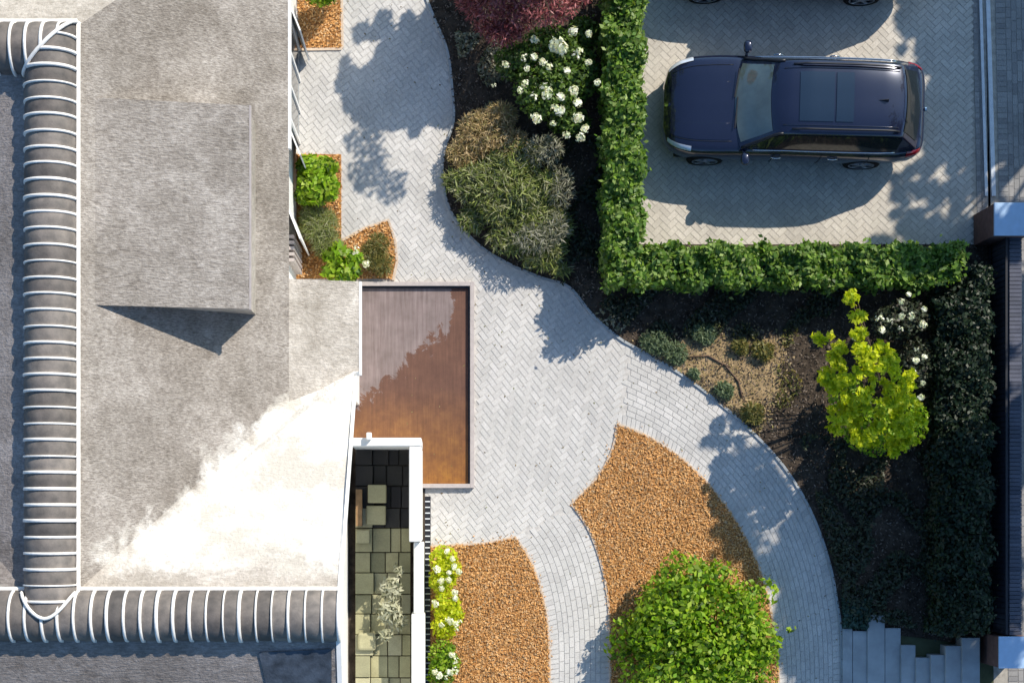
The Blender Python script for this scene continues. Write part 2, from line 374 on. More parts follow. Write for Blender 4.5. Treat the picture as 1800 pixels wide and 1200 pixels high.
def tiles_mesh(name, quads, mat):
    q = np.asarray(quads); v = q.reshape(-1, 3); return tag(mesh_obj(name, v, np.arange(len(v)).reshape(-1, 4), mat), kind='structure')
def herring(poly, holes, ang, W=.105, z=.012, gap=.004, excl=None):
    poly = np.asarray(poly); lo, hi = poly.min(0), poly.max(0); c = (lo + hi) / 2; rad = np.linalg.norm(hi - lo) / 2 + .5
    n = int(rad / W / 1.4) + 3; ca, sa = math.cos(ang), math.sin(ang); qs = []; cs = []
    for i in range(-n*2, n*2):
        for j in range(-n, n):
            ox, oy = i + 2*j, i - 2*j
            if ox*ox + oy*oy > (rad/W)**2 * 1.1: continue
            for (x0, y0, x1, y1) in ((ox, oy, ox+2, oy+1), (ox+2, oy-1, ox+3, oy+1)):
                qs.append([(x0*W+gap, y0*W+gap), (x1*W-gap, y0*W+gap), (x1*W-gap, y1*W-gap), (x0*W+gap, y1*W-gap)])
    q = np.asarray(qs); q = np.stack([q[..., 0]*ca - q[..., 1]*sa + c[0], q[..., 0]*sa + q[..., 1]*ca + c[1]], -1)
    cen = q.mean(1); k = inside(poly, cen)
    for h in holes: k &= ~inside(h, cen)
    q = q[k]; zz = z + rng.uniform(-.002, .002, (len(q), 1)) + rng.uniform(-.0015, .0015, (len(q), 4))
    return np.concatenate([q, zz[..., None]], -1)
def strip_tiles(pa, pb, z=.014, gap=.004, soldier=.2):
    """bricks laid along a path between polylines pa and pb (world)"""
    pa, pb = resample(pa, 400), resample(pb, 400); mid = (pa + pb) / 2
    d = np.r_[0, np.cumsum(np.linalg.norm(np.diff(mid, axis=0), axis=1))]; Lt = d[-1]
    def pt(s, v):
        i = np.interp(s, d, np.arange(400)); i0 = int(min(i, 398)); t = i - i0
        a = pa[i0]*(1-t) + pa[i0+1]*t; b = pb[i0]*(1-t) + pb[i0+1]*t; return a + (b - a) * v
    out = []
    def cell(s0, s1, m0, m1):
        Wd = np.linalg.norm(pt((s0+s1)/2, 1) - pt((s0+s1)/2, 0)); g = gap
        v0, v1 = m0, m1
        zz = z + rng.uniform(-.002, .002)
        out.append([(*pt(s0+g, v0+g/Wd), zz), (*pt(s1-g, v0+g/Wd), zz), (*pt(s1-g, v1-g/Wd), zz), (*pt(s0+g, v1-g/Wd), zz)])
    Wm = np.median(np.linalg.norm(pb - pa, axis=1)); sv = soldier / Wm; rows = max(1, round((Wm - 2*soldier) / .105))
    for k in range(int(Lt/.105)):
        cell(k*.105, (k+1)*.105, 0, sv); cell(k*.105, (k+1)*.105, 1 - sv, 1)
    for r_ in range(rows):
        off = rng.uniform(0, .2); v0 = sv + (1-2*sv)*r_/rows; v1 = sv + (1-2*sv)*(r_+1)/rows
        for k in range(int((Lt - off)/.21)): cell(off + k*.21, off + (k+1)*.21, v0, v1)
    q = np.asarray(out)
    # keep the winding upward
    n = np.cross(q[:, 1] - q[:, 0], q[:, 3] - q[:, 0])[:, 2] < 0; q[n] = q[n][:, ::-1]
    return q
path_outline = gp([(480,-60)] + OUT + [(480,1260)])
sheet('path_base', path_outline, .004, M['joint'])
# curved walks
i0 = next(i for i, p in enumerate(OUT) if p[0] > 1095 and p[1] > 600)
outer = gp(OUT[i0:]); innerA = gp([(1085,745)] + A_R)
walk1 = strip_tiles(outer, gp(A_R)); walk2 = strip_tiles(gp(A_L2), gp(B_R))
w1poly = outer + gp(A_R)[::-1]; w2poly = gp(A_L2) + gp(B_R)[::-1]
tiles_mesh('curved_path', walk1, M['paver']); tiles_mesh('garden_path', walk2, M['paver'])
bpx = basin_px; bh = gp([(bpx[0]-3,bpx[1]-4),(bpx[2]+6,bpx[1]-4),(bpx[2]+6,bpx[3]+4),(bpx[0]-3,bpx[3]+4)])
q = herring(gp([(500,-60)] + OUT + [(500,1260)]), [w1poly, w2poly, bedA, bedB, bedC, bedD, bh, gp([(500,770),(757,770),(757,1260),(500,1260)])], R(37))
tiles_mesh('path_paving', q, M['paver'])

# kerbs round the beds
def edge(name, pl, wd, z0, z1, mat, closed=False):
    p = np.asarray(pl); mb = MB(); d = np.gradient(p, axis=0); nr = np.c_[-d[:, 1], d[:, 0]]; nr /= np.linalg.norm(nr, axis=1, keepdims=True) + 1e-9
    a, b = p + nr*wd/2, p - nr*wd/2; n = len(p)
    vs = [(x, y, z1) for x, y in a] + [(x, y, z1) for x, y in b] + [(x, y, z0) for x, y in a] + [(x, y, z0) for x, y in b]
    fs = []
    for i in range(n-1): fs += [(i, n+i, n+i+1, i+1), (i, i+1, 2*n+i+1, 2*n+i), (n+i, 3*n+i, 3*n+i+1, n+i+1)]
    mb.add(vs, fs); o = mb.build(name, mat); tag(o, kind='structure'); return o
def bed(name, poly, base, chip, n, size, z=.03, hump=.0):
    po = np.asarray(poly); lo, hi = po.min(0), po.max(0)
    mb = MB(); nn = len(poly); a = sum(poly[i][0]*poly[(i+1)%nn][1]-poly[(i+1)%nn][0]*poly[i][1] for i in range(nn))
    pl = poly if a > 0 else poly[::-1]
    mb.prism(pl, .001, z)
    o = mb.build(name, [base]); tag(o, kind='structure')
    pts = rng.uniform(lo, hi, (int(n * 3), 2)); pts = pts[inside(po, pts)][:n]
    p3 = np.c_[pts, z + .006 + rng.random(len(pts)) * .03]
    v, f = leaf_arrays(p3, np.tile([0, 0, 1.0], (len(p3), 1)), size * 1.8, size * .7, .45, 0)
    c = mesh_obj(name.replace('bed', 'chips') if 'bed' in name else name + '_litter', v, f, chip); tag(c, kind='stuff'); return o
def area(poly): 
    p = np.asarray(poly); return abs(np.sum(p[:,0]*np.roll(p[:,1],-1)-np.roll(p[:,0],-1)*p[:,1]))/2
bed('mulch_bed', bedA, M['mulch'], M['chip'], int(area(bedA)*2100), .034)
bed('mulch_bed', bedB, M['mulch'], M['chip'], int(area(bedB)*2100), .034)
bed('mulch_bed', bedC, M['mulch'], M['chip'], 1800, .04)
bed('planting_bed', bedD, M['mulch'], M['chip'], 3600, .04)
for nm, pl in (('kerb', A_R), ('kerb', A_L), ('kerb', A_L2), ('kerb', B_R), ('kerb', B_T)):
    edge(nm, gp(pl), .045, .001, .04, M['kerb'])
edge('kerb', gp([(600,-60),(602,83),(600,87),(527,88)]), .05, .001, .04, M['kerb'])
edge('kerb', gp([(600,424),(640,402),(683,387),(695,425),(698,460),(691,493)]), .05, .001, .045, M['kerb'])
edge('kerb', gp(OUT), .05, .001, .05, M['slab'])
# dark planted ground on the right and middle
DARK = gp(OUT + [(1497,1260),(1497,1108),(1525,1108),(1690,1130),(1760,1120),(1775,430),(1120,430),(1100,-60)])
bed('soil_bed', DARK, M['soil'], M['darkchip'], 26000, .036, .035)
sand = smoothpoly([(1122,612),(1160,594),(1190,600),(1225,578),(1262,590),(1300,583),(1330,600),(1362,592),(1384,625),(1366,655),(1378,690),(1348,712),(1344,748),(1312,742),(1288,726),(1250,694),(1185,647),(1122,612)], 4)
sand = gp(sand)
bed('sandy_soil', sand, M['sand'], L['tan'], 900, .03, .045)

# driveway
DRV = gp([(1085,-120),(1722,-120),(1722,250),(1735,440),(1085,440)])
sheet('driveway_base', gp([(1080,-420),(1722,-420),(1744,470),(1080,470)]), .004, M['drivejoint'])
tiles_mesh('driveway', herring(gp([(1080,-420),(1700,-420),(1716,460),(1080,460)]), [], R(45), .11), M['drive'])
tiles_mesh('driveway_border', strip_tiles(gp([(1701,-420),(1719,460)]), gp([(1718,-420),(1737,460)]), soldier=.09), M['roadpaver'])
sheet('pavement_base', gp([(1728,-420),(2600,-420),(2600,1500),(1750,1500)]), .004, M['drivejoint'])
tiles_mesh('pavement', strip_tiles(gp([(1741,-420),(1776,1400)]), gp([(1990,-420),(2026,1400)])), M['roadpaver'])
# sliding gate track
tr = empty('gate_track', P(1728, 160)); tag(tr, 'pair of pale steel gate rails let into the paving right of the driveway', 'gate track')
for dx in (-7, 6):
    mb = MB(); a, b = P(1721+dx, -300) - P(1728,160), P(1740+dx, 345) - P(1728,160)
    d = (b - a).normalized(); nn = Vector((-d.y, d.x, 0)) * (.028 if dx < 0 else .04)
    vs = [a-nn, a+nn, b+nn, b-nn]; mb.add([v + Vector((0,0,.002)) for v in vs] + [v + Vector((0,0,.04)) for v in vs], [(4,5,6,7)[::-1],(0,1,5,4),(1,2,6,5),(2,3,7,6),(3,0,4,7)])
    mb.build('rail', M['track'], tr)
# garden steps at the lower right
for i, (x0, x1, yt, z) in enumerate([(1480,1498,1104,.055),(1498,1524,1108,.05),(1524,1555,1080,.09),(1555,1583,1103,.09),(1583,1609,1133,.15),(1609,1635,1155,.21),(1635,1661,1150,.27),(1661,1690,1134,.33),(1690,1722,1120,.39)]):
    mb = MB(); a, b = P(x0, yt, z), P(x1, 1300, z); mb.box(a.x + .004, b.x - .004, b.y, a.y, .001, z + .03)
    tag(mb.build('steps', M['slab'], bevel=.008), kind='structure')

# ------------------------------------------------------------------ basin
bs = empty('basin', P(730, 676)); tag(bs, 'rectangular sunken basin with rust brown bed and jagged grey silt, framed in grey stone', 'basin')
o0 = P(730, 676); x0, x1 = P(bpx[0],0).x - o0.x, P(bpx[2]-4,0).x - o0.x; y1, y0 = P(0,bpx[1]+7).y - o0.y, P(0,bpx[3]-6).y - o0.y
xm = P(741,0).x - o0.x; ym = P(0,784).y - o0.y
mb = MB(); mb.add([(xm,y0,.02),(x1,y0,.02),(x1,y1,.02),(xm,y1,.02),(x0,ym,.02),(xm,ym,.02),(x0,y1,.02)], [(0,1,2,3),(4,5,3,6)]); mb.build('bed', M['basin'], bs)
mb = MB(); t = .085
mb.box(x0, x1, y1, y1+t, .001, .13); mb.box(x1, x1+t, y0-t, y1+t, .001, .131); mb.box(xm+.004, x1, y0-t, y0, .001, .13)
mb.build('frame', M['frame'], bs, bevel=.008)
mb = MB(); mb.box(x0, x1, y1-.035, y1, .021, .085); mb.box(x1-.035, x1, y0, y1-.035, .021, .085); mb.build('inner_shadow', M['black'], bs)  # black strips paint in the frame's shadow along the top and right

# ------------------------------------------------------------------ house
ZR, ZE, ZC = 5.2, 2.6, 2.25
RX = P(85, 0, ZR).x; EX = P(508, 0, ZE).x; SL = (ZR - ZE) / (EX - RX); SB = .44
HY = P(0, 1083, ZR).y; TY = P(0, 81, ZR).y; VX = P(592, 0, ZR).x; VXL = P(623, 0, 2.25).x
house = empty('house', (0, 0, 0)); tag(house, 'large house with weathered grey roof and fat dark ridge rolls left of the garden', 'house')
WX = EX - .10                       # east wall plane
zE = lambda x: ZR - SL * (x - RX); zN = lambda y: ZR - SL * (y - HY)
CX = P(632, 0, ZC).x; CYT = P(0, 490, ZE).y; csl = (ZE - ZC) / (CX - EX)
vy = HY + (EX - RX)                  # valley foot on the east eave
vy2 = HY + (ZR - ZC) / SL            # where the bleached slope meets the low entrance roof
mb = MB()
hipE = (EX, TY + (EX - RX), ZE)
mb.add([(RX,HY,ZR), (EX,vy,ZE), hipE, (RX,TY,ZR)], [(0,1,2,3)], 0)                           # slope facing right
mb.add([(RX,HY,ZR), (VX,HY,ZR), (VXL,vy2,ZC), (CX,vy2,ZC), (EX,vy,ZE)], [(0,1,2,4),(2,3,4)], 1)     # bleached slope
mb.add([(EX,vy,ZE), (CX,vy2,ZC), (CX,CYT,ZC), (EX,CYT,ZE)], [(0,1,2,3)], 2)                 # low roof over the entrance
mb.add([(RX,TY,ZR), hipE, (-14,hipE[1],ZE), (-14,TY,ZR)], [(0,1,2,3)], 2)                   # slope facing the top
SY = HY - (ZR - ZE) / SB
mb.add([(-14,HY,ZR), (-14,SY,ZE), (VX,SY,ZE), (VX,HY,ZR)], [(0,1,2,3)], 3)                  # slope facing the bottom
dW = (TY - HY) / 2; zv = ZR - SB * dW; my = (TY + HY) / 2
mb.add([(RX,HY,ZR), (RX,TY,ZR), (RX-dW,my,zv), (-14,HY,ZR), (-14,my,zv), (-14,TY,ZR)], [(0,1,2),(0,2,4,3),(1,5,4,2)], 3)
roof = mb.build('roof', [M['roof'], M['roofpale'], M['roofmid'], M['roofgrey']], house)
sm = roof.modifiers.new('solid', 'SOLIDIFY'); sm.thickness = .12; sm.offset = -1
# walls
mb = MB(); gx = VX - .12
mb.box(-13.5, WX, vy - .3, hipE[1] - .3, 0, ZE - .12)
mb.box(-13.5, gx, SY + .3, vy + .1, 0, ZE - .12)
mb.add([(gx, SY+.3, ZE-.2), (gx, vy2-.35, ZE-.2), (gx, HY, ZR-.2), (gx-.25, SY+.3, ZE-.2), (gx-.25, vy2-.35, ZE-.2), (gx-.25, HY, ZR-.2)], [(0,1,2),(5,4,3),(0,2,5,3),(1,4,5,2)])
mb.box(CX - .28, CX - .12, vy2 - .4, CYT - .12, 0, ZC - .13)       # wall under the low roof
mb.box(WX, CX - .28, CYT - .28, CYT - .12, 0, ZC - .13)
mb.build('wall', M['white'], house)
# eave board and gutter
mb = MB(); mb.box(EX-.02, EX+.035, P(0, 262, ZE).y, hipE[1], ZE-.13, ZE+.015); mb.build('fascia', M['whitetrim'], house, bevel=.01)
mb = MB(); mb.box(CX-.01, CX+.04, vy2, CYT, ZC-.12, ZC+.012); mb.build('fascia', M['whitetrim'], house, bevel=.008)
mb = MB()
a, b = Vector((VX, HY, ZR+.02)), Vector((VXL, vy2, ZC+.02)); T = Vector((.055, 0, 0)); U = Vector((0, 0, .14))
for aa, bb in ((a, b), (Vector((VX, SY, ZE+.02)), a)):
    vs = [aa-T*.4, aa+T, bb+T, bb-T*.4]; mb.add([v-U for v in vs] + vs, [(3,2,1,0),(4,5,6,7),(0,1,5,4),(1,2,6,5),(2,3,7,6),(3,0,4,7)])
mb.build('verge', M['whitetrim'], house)
# doors and louvre in the garden wall
def wy(py, z=0): return P(0, py, z).y
def door(ya, yb, z1, name='door', leaves=3):
    d = MB(); d.box(WX+.001, WX+.05, ya, yb, .02, z1)
    o = d.build(name, M['slab'], house)
    f = MB()
    for k in range(leaves + 1):
        y = ya + (yb - ya) * k / leaves; f.box(WX+.051, WX+.085, y-.03, y+.03, .02, z1)
    f.box(WX+.051, WX+.084, ya-.03, yb+.03, z1, z1+.06); f.build('door_frame' if name == 'door' else 'frame', M['whitetrim'], o)
    g = MB()
    for k in range(leaves): 
        y = ya + (yb-ya)*(k+.5)/leaves; w_ = (yb-ya)/leaves*.36; g.box(WX+.051, WX+.06, y-w_, y+w_, .3, z1-.15)
    g.build('pane', M['glass'], o)
door(wy(252), wy(88), 2.15)
# white shutters folded out beside the doors
for py in (50, 262, 405):
    s = MB(); y = wy(py, 1.2); Tm = Matrix.Translation((WX+.12, y, 0)) @ Matrix.Rotation(R(22), 4, 'Z')
    s.box(0, .028, -.34, .34, .1, 2.1, 0, Tm); sh = s.build('shutter', M['whitetrim'], house)
v = MB(); ya, yb = wy(488), wy(440)
for k in range(5): v.box(WX+.001, WX+.13, ya+.03+k*(yb-ya)/5, ya+.03+(k+.55)*(yb-ya)/5, .2, 1.9)
v.build('louvre', M['frame'], house)
# dormer
DX1 = P(447, 0, 3.2).x; zb = zE(DX1); hD = 1.2; DXa = P(168, 0, 4.8).x; zt = zE(DXa)
DY0, DY1 = P(0, 553, zb).y, P(0, 180, 4.6).y
mb = MB()
lo = [(DXa,DY0,zt-.05),(DX1,DY0,zb-.1),(DX1,DY1,zb-.1),(DXa,DY1,zt-.05)]; hi = [(DXa,DY0,zt+.01),(DX1,DY0,zb+hD-.06),(DX1,DY1,zb+hD-.06),(DXa,DY1,zt+.01)]
mb.add(lo+hi, [(3,2,1,0),(0,1,5,4),(1,2,6,5),(2,3,7,6),(3,0,4,7)])
dm = mb.build('dormer', M['roofmid'], house)
mb = MB(); e = .05
top = [(DXa-.02,DY0-e,zt+.015),(DX1+e,DY0-e,zb+hD),(DX1+e,DY1+e,zb+hD),(DXa-.02,DY1+e,zt+.015)]
bot = [(x, y, z-.055) for x, y, z in top]
mb.add(bot+top, [(3,2,1,0),(4,5,6,7),(0,1,5,4),(1,2,6,5),(2,3,7,6),(3,0,4,7)])
mb.build('dormer_roof', M['roof'], dm)
mb = MB(); mb.box(DX1+e-.02, DX1+e+.012, DY0-e-.012, DY1+e, zb+hD-.075, zb+hD+.012); mb.build('edge_flashing', M['frame'], dm)
# dark blue-grey sheet standing in for a shadow on the slope facing the bottom
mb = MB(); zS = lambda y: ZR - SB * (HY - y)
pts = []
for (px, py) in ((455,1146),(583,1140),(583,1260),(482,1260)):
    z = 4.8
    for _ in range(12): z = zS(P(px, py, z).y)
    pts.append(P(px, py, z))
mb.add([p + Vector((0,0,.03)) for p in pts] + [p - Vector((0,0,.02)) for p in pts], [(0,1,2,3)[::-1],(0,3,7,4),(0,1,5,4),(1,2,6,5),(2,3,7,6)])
mb.build('roof_shade_patch', flat('shade_blue', (.06,.075,.10), .6, .3, var=.6, scale=3, bump=.8), house)
# ridge rolls
def roll(A, B, r, pitch, name='ridge_roll', edge_side=0, capped=True, cut=None):
    A, B = Vector(A), Vector(B); d = B - A; Lr = d.length; d.normalize(); s = Vector((-d.y, d.x, 0)); up = Vector((0,0,1))
    n = max(1, round(Lr/pitch)); pt = Lr/n; NA = 18; mb = MB()
    def ring(c, rr, a0=-.12, a1=math.pi+.12): return [c + s*math.cos(a0+(a1-a0)*k/NA)*rr + up*math.sin(a0+(a1-a0)*k/NA)*rr for k in range(NA+1)]
    def skin(rings, mi):
        vs = [cut(v) if cut else v for q_ in rings for v in q_]; K = NA+1
        mb.add(vs, [(i*K+k, (i+1)*K+k, (i+1)*K+k+1, i*K+k+1) for i in range(len(rings)-1) for k in range(NA)], mi)
    jw = .022
    for i in range(n):
        c0 = A + d*pt*i; rr = r * rng.uniform(.97, 1.012); off = Vector((0,0,rng.uniform(-.012,.008)))
        skin([ring(c0+off+d*pt*t, rr*(.955+.045*math.sin(math.pi*min(1,max(0,t))))) for t in (.03,.2,.4,.6,.8,.97)], 0)
    for i in range(n+1):
        c0 = A + d*pt*i + d*rng.uniform(-.006,.006); r1 = r*1.012+rng.uniform(0,.014); w_ = jw*rng.uniform(.6,1.5); c0 = c0 + d*rng.uniform(-.008,.008)
        skin([ring(c0-d*w_, r*.9), ring(c0-d*w_*.8, r1), ring(c0+d*w_*.8, r1), ring(c0+d*w_, r*.9)], 1)
    if edge_side:
        e0 = A + s*edge_side*(r+.015) + up*.03; e1 = B + s*edge_side*(r+.015) + up*.03
        mb.tube([e0 + (e1-e0)*k/20 + Vector((0,0,-.0)) for k in range(21)], .042, 1, 6)
    if capped:
        for c0, sg in ((A, -1), (B, 1)):
            rg = ring(c0 + d*sg*.002, r*.96); mb.add(rg, [tuple(range(NA+1)) if sg > 0 else tuple(range(NA+1))[::-1]], 1)
    return mb.build(name, [M['tile'], M['grout']], house, True)
zc = ZR - .22; RR = .445
uy = lambda x: HY - .02 + .95*RR*min(1.0, abs(x-RX)/RR)**1.8
cutV = lambda v: Vector((v.x, max(uy(v.x), min(v.y, TY + (v.x - RX))), v.z)); cutT = lambda v: Vector((min(v.x, RX + (v.y - TY)), v.y, v.z))
roll((RX, HY - .02, zc+.035), (RX, TY + RR, zc+.035), RR, .267, edge_side=-1, capped=False, cut=cutV)
roll((-13, HY, zc+.02), (VX+.03, HY, zc+.02), RR*.98, .277, edge_side=1)
roll((-13, TY, zc+.035), (RX + RR, TY, zc+.035), RR, .267, edge_side=1, capped=False, cut=cutT)
mb = MB()
def onroll(x, y, base=.03): 
    a = abs(x-RX); b = abs(y-TY); h = max(math.sqrt(max(0, RR*RR-a*a)), 0)
    return Vector((x, y, zc + h + base))
mb.tube([Vector((RX+RR*math.cos(a)*1.01, TY+RR*math.cos(a)*1.01, zc+.045+RR*math.sin(a))) for a in np.linspace(math.pi, 0, 16)], .034, 0, 6)
mb.build('mitre_joint', M['grout'], house, True)
mb = MB(); arc = []
for a_ in np.linspace(math.pi, 0, 25):
    x = RX + RR*math.cos(a_)*1.01; yy = uy(x); hh = math.sqrt(max(0.0, RR*RR - (yy-HY)**2)); arc.append((x, yy, zc + .045 + max(hh, RR*math.sin(a_))))
mb.tube(arc, .03, 0, 6); mb.build('junction_collar', M['grout'], house, True)

# ------------------------------------------------------------------ side court
WH = 1.75
ct = empty('garden_wall', P(730, 776)); c0 = P(730, 776)
tag(ct, 'white rendered L-shaped wall around the narrow paved court beside the basin', 'wall')
def wl(name, px0, px1, py0, py1, z1, mat=M['white']):
    a, b = P(px0, py1, z1) - c0, P(px1, py0, z1) - c0; m = MB(); m.box(a.x, b.x, a.y, b.y, 0, z1); return m.build(name, mat, ct, bevel=.025)
wl('wall', 616, 741, 769, 784, WH)
wl('wall', 719, 741, 784.5, 952, WH-.004)
wl('wall', 727, 745, 952.5, 1078, .82)
wl('wall', 723, 747, 1078.5, 1280, .86)
m_ = MB(); a = P(649, 764, WH) - c0; m_.box(a.x-.05, a.x+.05, a.y-.1, a.y+.04, WH+.003, WH+.14); m_.build('pipe_cap', M['whitetrim'], ct, bevel=.02)
mb = MB(); py = 786; cols = [628, 652, 672, 697, 720]
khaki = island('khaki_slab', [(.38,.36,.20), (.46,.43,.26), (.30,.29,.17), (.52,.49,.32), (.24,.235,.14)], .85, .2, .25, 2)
slab_shade = island('shaded_court_slab', [(.035,.035,.035), (.05,.048,.045), (.028,.027,.03)], .7, .3, .2, 2)  # darkened slab colour, paints the end wall's shade onto the upper rows
y = 786
while y < 1280:
    h = rng.uniform(30, 44); xs = [624, 624+rng.uniform(26,34), 624+rng.uniform(52,64), 624+rng.uniform(76,84), 722]
    for i in range(4):
        z = rng.uniform(.02, .12) + (.10 if i == 0 else 0); a, b = P(xs[i], y+h, z), P(xs[i+1], y, z)
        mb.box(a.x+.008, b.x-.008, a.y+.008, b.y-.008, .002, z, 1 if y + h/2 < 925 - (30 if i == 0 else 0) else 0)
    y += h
tag(mb.build('court_paving', [khaki, slab_shade], bevel=.01), kind='structure')
sheet('court_floor', gp([(600,780),(747,780),(747,1280),(600,1280)]), .018, M['soil'])
for (px, py_, s, z, lab) in ((664,868,.36,.42,'khaki stone cube standing alone in the shaded end of the court'),
                             (662,905,.38,.30,'squat stone block just below the lone cube in the court'),
                             (639,942,.27,.34,'pale narrow stone block against the house wall in the court'),
                             (646,1125,.36,.30,'rounded pale stone at the lower left of the court')):
    r0 = P(px, py_, 0); m = MB(); m.box(-s/2, s/2, -s/2, s/2, .1, z); m.box(-s/2+.02, s/2-.02, -s/2+.02, s/2-.02, .001, .1)
    o = m.build('stone_block', khaki, bevel=.06 if 'rounded' in lab else .018); o.location = r0; tag(o, lab, 'stone block', 'stone blocks in the side court')
r0 = P(633, 892, 0); m = MB(); m.box(-.06, .06, -.36, .36, .002, .5); o = m.build('timber_post', flat('timber', (.26,.16,.08), .8, .2)); 
o.location = r0; tag(o, 'brown timber board leaning along the house wall beside the stone cube', 'board')
# drain grate beside the wall
dg = empty('drain_grate', P(751, 1040)); tag(dg, 'long dark drain grate with pale cross bars along the white wall', 'drain'); d0 = P(751, 1040)
m = MB(); a, b = P(746.5, 1280)-d0, P(757, 872)-d0; m.box(a.x, b.x, a.y, b.y, .002, .017); m.build('channel', M['black'], dg)
m = MB(); m.box(a.x+.01, b.x-.01, -.011, .011, .018, .03); b0 = m.build('bar', M['track'], dg); b0.location = (0, a.y + .05, 0); y = a.y + .165
while y < b.y:
    o = b0.copy(); COL.objects.link(o); o.parent = dg; o.location = (0, y, 0); y += .115

# ------------------------------------------------------------------ cars
def pchip(xs, ys, x):
    xs, ys = np.asarray(xs, float), np.asarray(ys, float); h = np.diff(xs); dl = np.diff(ys)/h; m = np.zeros(len(xs))
    for i in range(1, len(xs)-1):
        if dl[i-1]*dl[i] > 0: m[i] = 2*dl[i-1]*dl[i]/(dl[i-1]+dl[i])
    m[0], m[-1] = dl[0], dl[-1]; x = np.clip(x, xs[0], xs[-1]); k = np.clip(np.searchsorted(xs, x)-1, 0, len(h)-1); t = (x-xs[k])/h[k]
    return (2*t**3-3*t**2+1)*ys[k]+(t**3-2*t**2+t)*h[k]*m[k]+(-2*t**3+3*t**2)*ys[k+1]+(t**3-t**2)*h[k]*m[k+1]
LX = [-2.62,-2.56,-2.40,-2.05,-1.4,0,.95,1.3,1.8,2.1,2.28,2.38,2.42]
LW = [.66,.80,.91,.975,.995,.985,.99,.995,.975,.905,.80,.66,.44]
LT = [.86,.98,1.05,1.08,1.08,1.07,1.07,1.045,.985,.92,.84,.75,.64]
LB = [.45,.36,.28,.25,.24,.24,.24,.24,.25,.26,.30,.36,.42]
def low(x, v):
    w_, t, b = pchip(LX, LW, x), pchip(LX, LT, x), pchip(LX, LB, x); a = abs(v); K = [0,.25,.45,.58,.7,.82,.92,1.0]
    y = pchip(K, [0,.5,.86,.965,1.0,.995,.95,.80], a)*w_; mid = b+(t-b)*.62
    z = np.interp(a, K, [0]*8) if False else pchip([0,.25,.45,.58,.7,.82,.92,1.0], [1,.985,.93,.80,.58,.30,.10,0], a)*(t-b)+b
    return Vector((float(x), float(math.copysign(y, v)), float(z)))
GX = [-2.50,-2.28,-2.02,-1.6,-1.0,-.3,.1,.34,.7,1.0,1.14]
GR = [1.08,1.36,1.60,1.665,1.69,1.69,1.665,1.615,1.38,1.14,1.05]
GW = [.80,.735,.685,.69,.70,.70,.695,.69,.76,.83,.87]
GB = [.84,.87,.895,.91,.915,.915,.91,.91,.90,.89,.88]
def gh(x, v):
    zr, wr, wb = pchip(GX, GR, x), pchip(GX, GW, x), pchip(GX, GB, x); a = abs(v); zb_ = 1.03
    if a < .7: u = a/.7; y = wr*u; z = zr - .055*u**3*min(1, (zr-zb_)/.3 if zr > zb_ else 0)
    else: u = (a-.7)/.3; y = wr+(wb-wr)*u; z0 = zr-.055*min(1, max(0, (zr-zb_)/.3)); z = z0+(zb_-z0)*u
    q2 = min(1, a/.85)**2; x = x - .24*q2*min(1, max(0, x/1.1)) + .14*q2*min(1, max(0, (-x-1.5)/.9))
    return Vector((float(x), float(math.copysign(y, v)), float(z)))
def patch(fn, x0, x1, v0, v1, nx, nv, off=0.0, bulge=0):
    mb = MB(); vs = []
    for i in range(nx+1):
        for j in range(nv+1):
            x = x0+(x1-x0)*i/nx; v = v0+(v1-v0)*j/nv; p = fn(x, v)
            if bulge: p = fn(x + bulge*(1-(2*j/nv-1)**2), v)
            if off:
                e = .01; du = fn(min(x+e, 2.4), v)-fn(x-e, v); dv = fn(x, v+e)-fn(x, v-e); nn = du.cross(dv)
                if nn.length > 1e-9: 
                    nn.normalize()
                    if nn.z < 0 and abs(nn.z) > .3: nn = -nn
                    elif nn.y*p.y < 0 and abs(nn.z) <= .3: nn = -nn
                    p = p + nn*off
            vs.append(p)
    K = nv+1; mb.add(vs, [(i*K+j, (i+1)*K+j, (i+1)*K+j+1, i*K+j+1) for i in range(nx) for j in range(nv)]); return mb
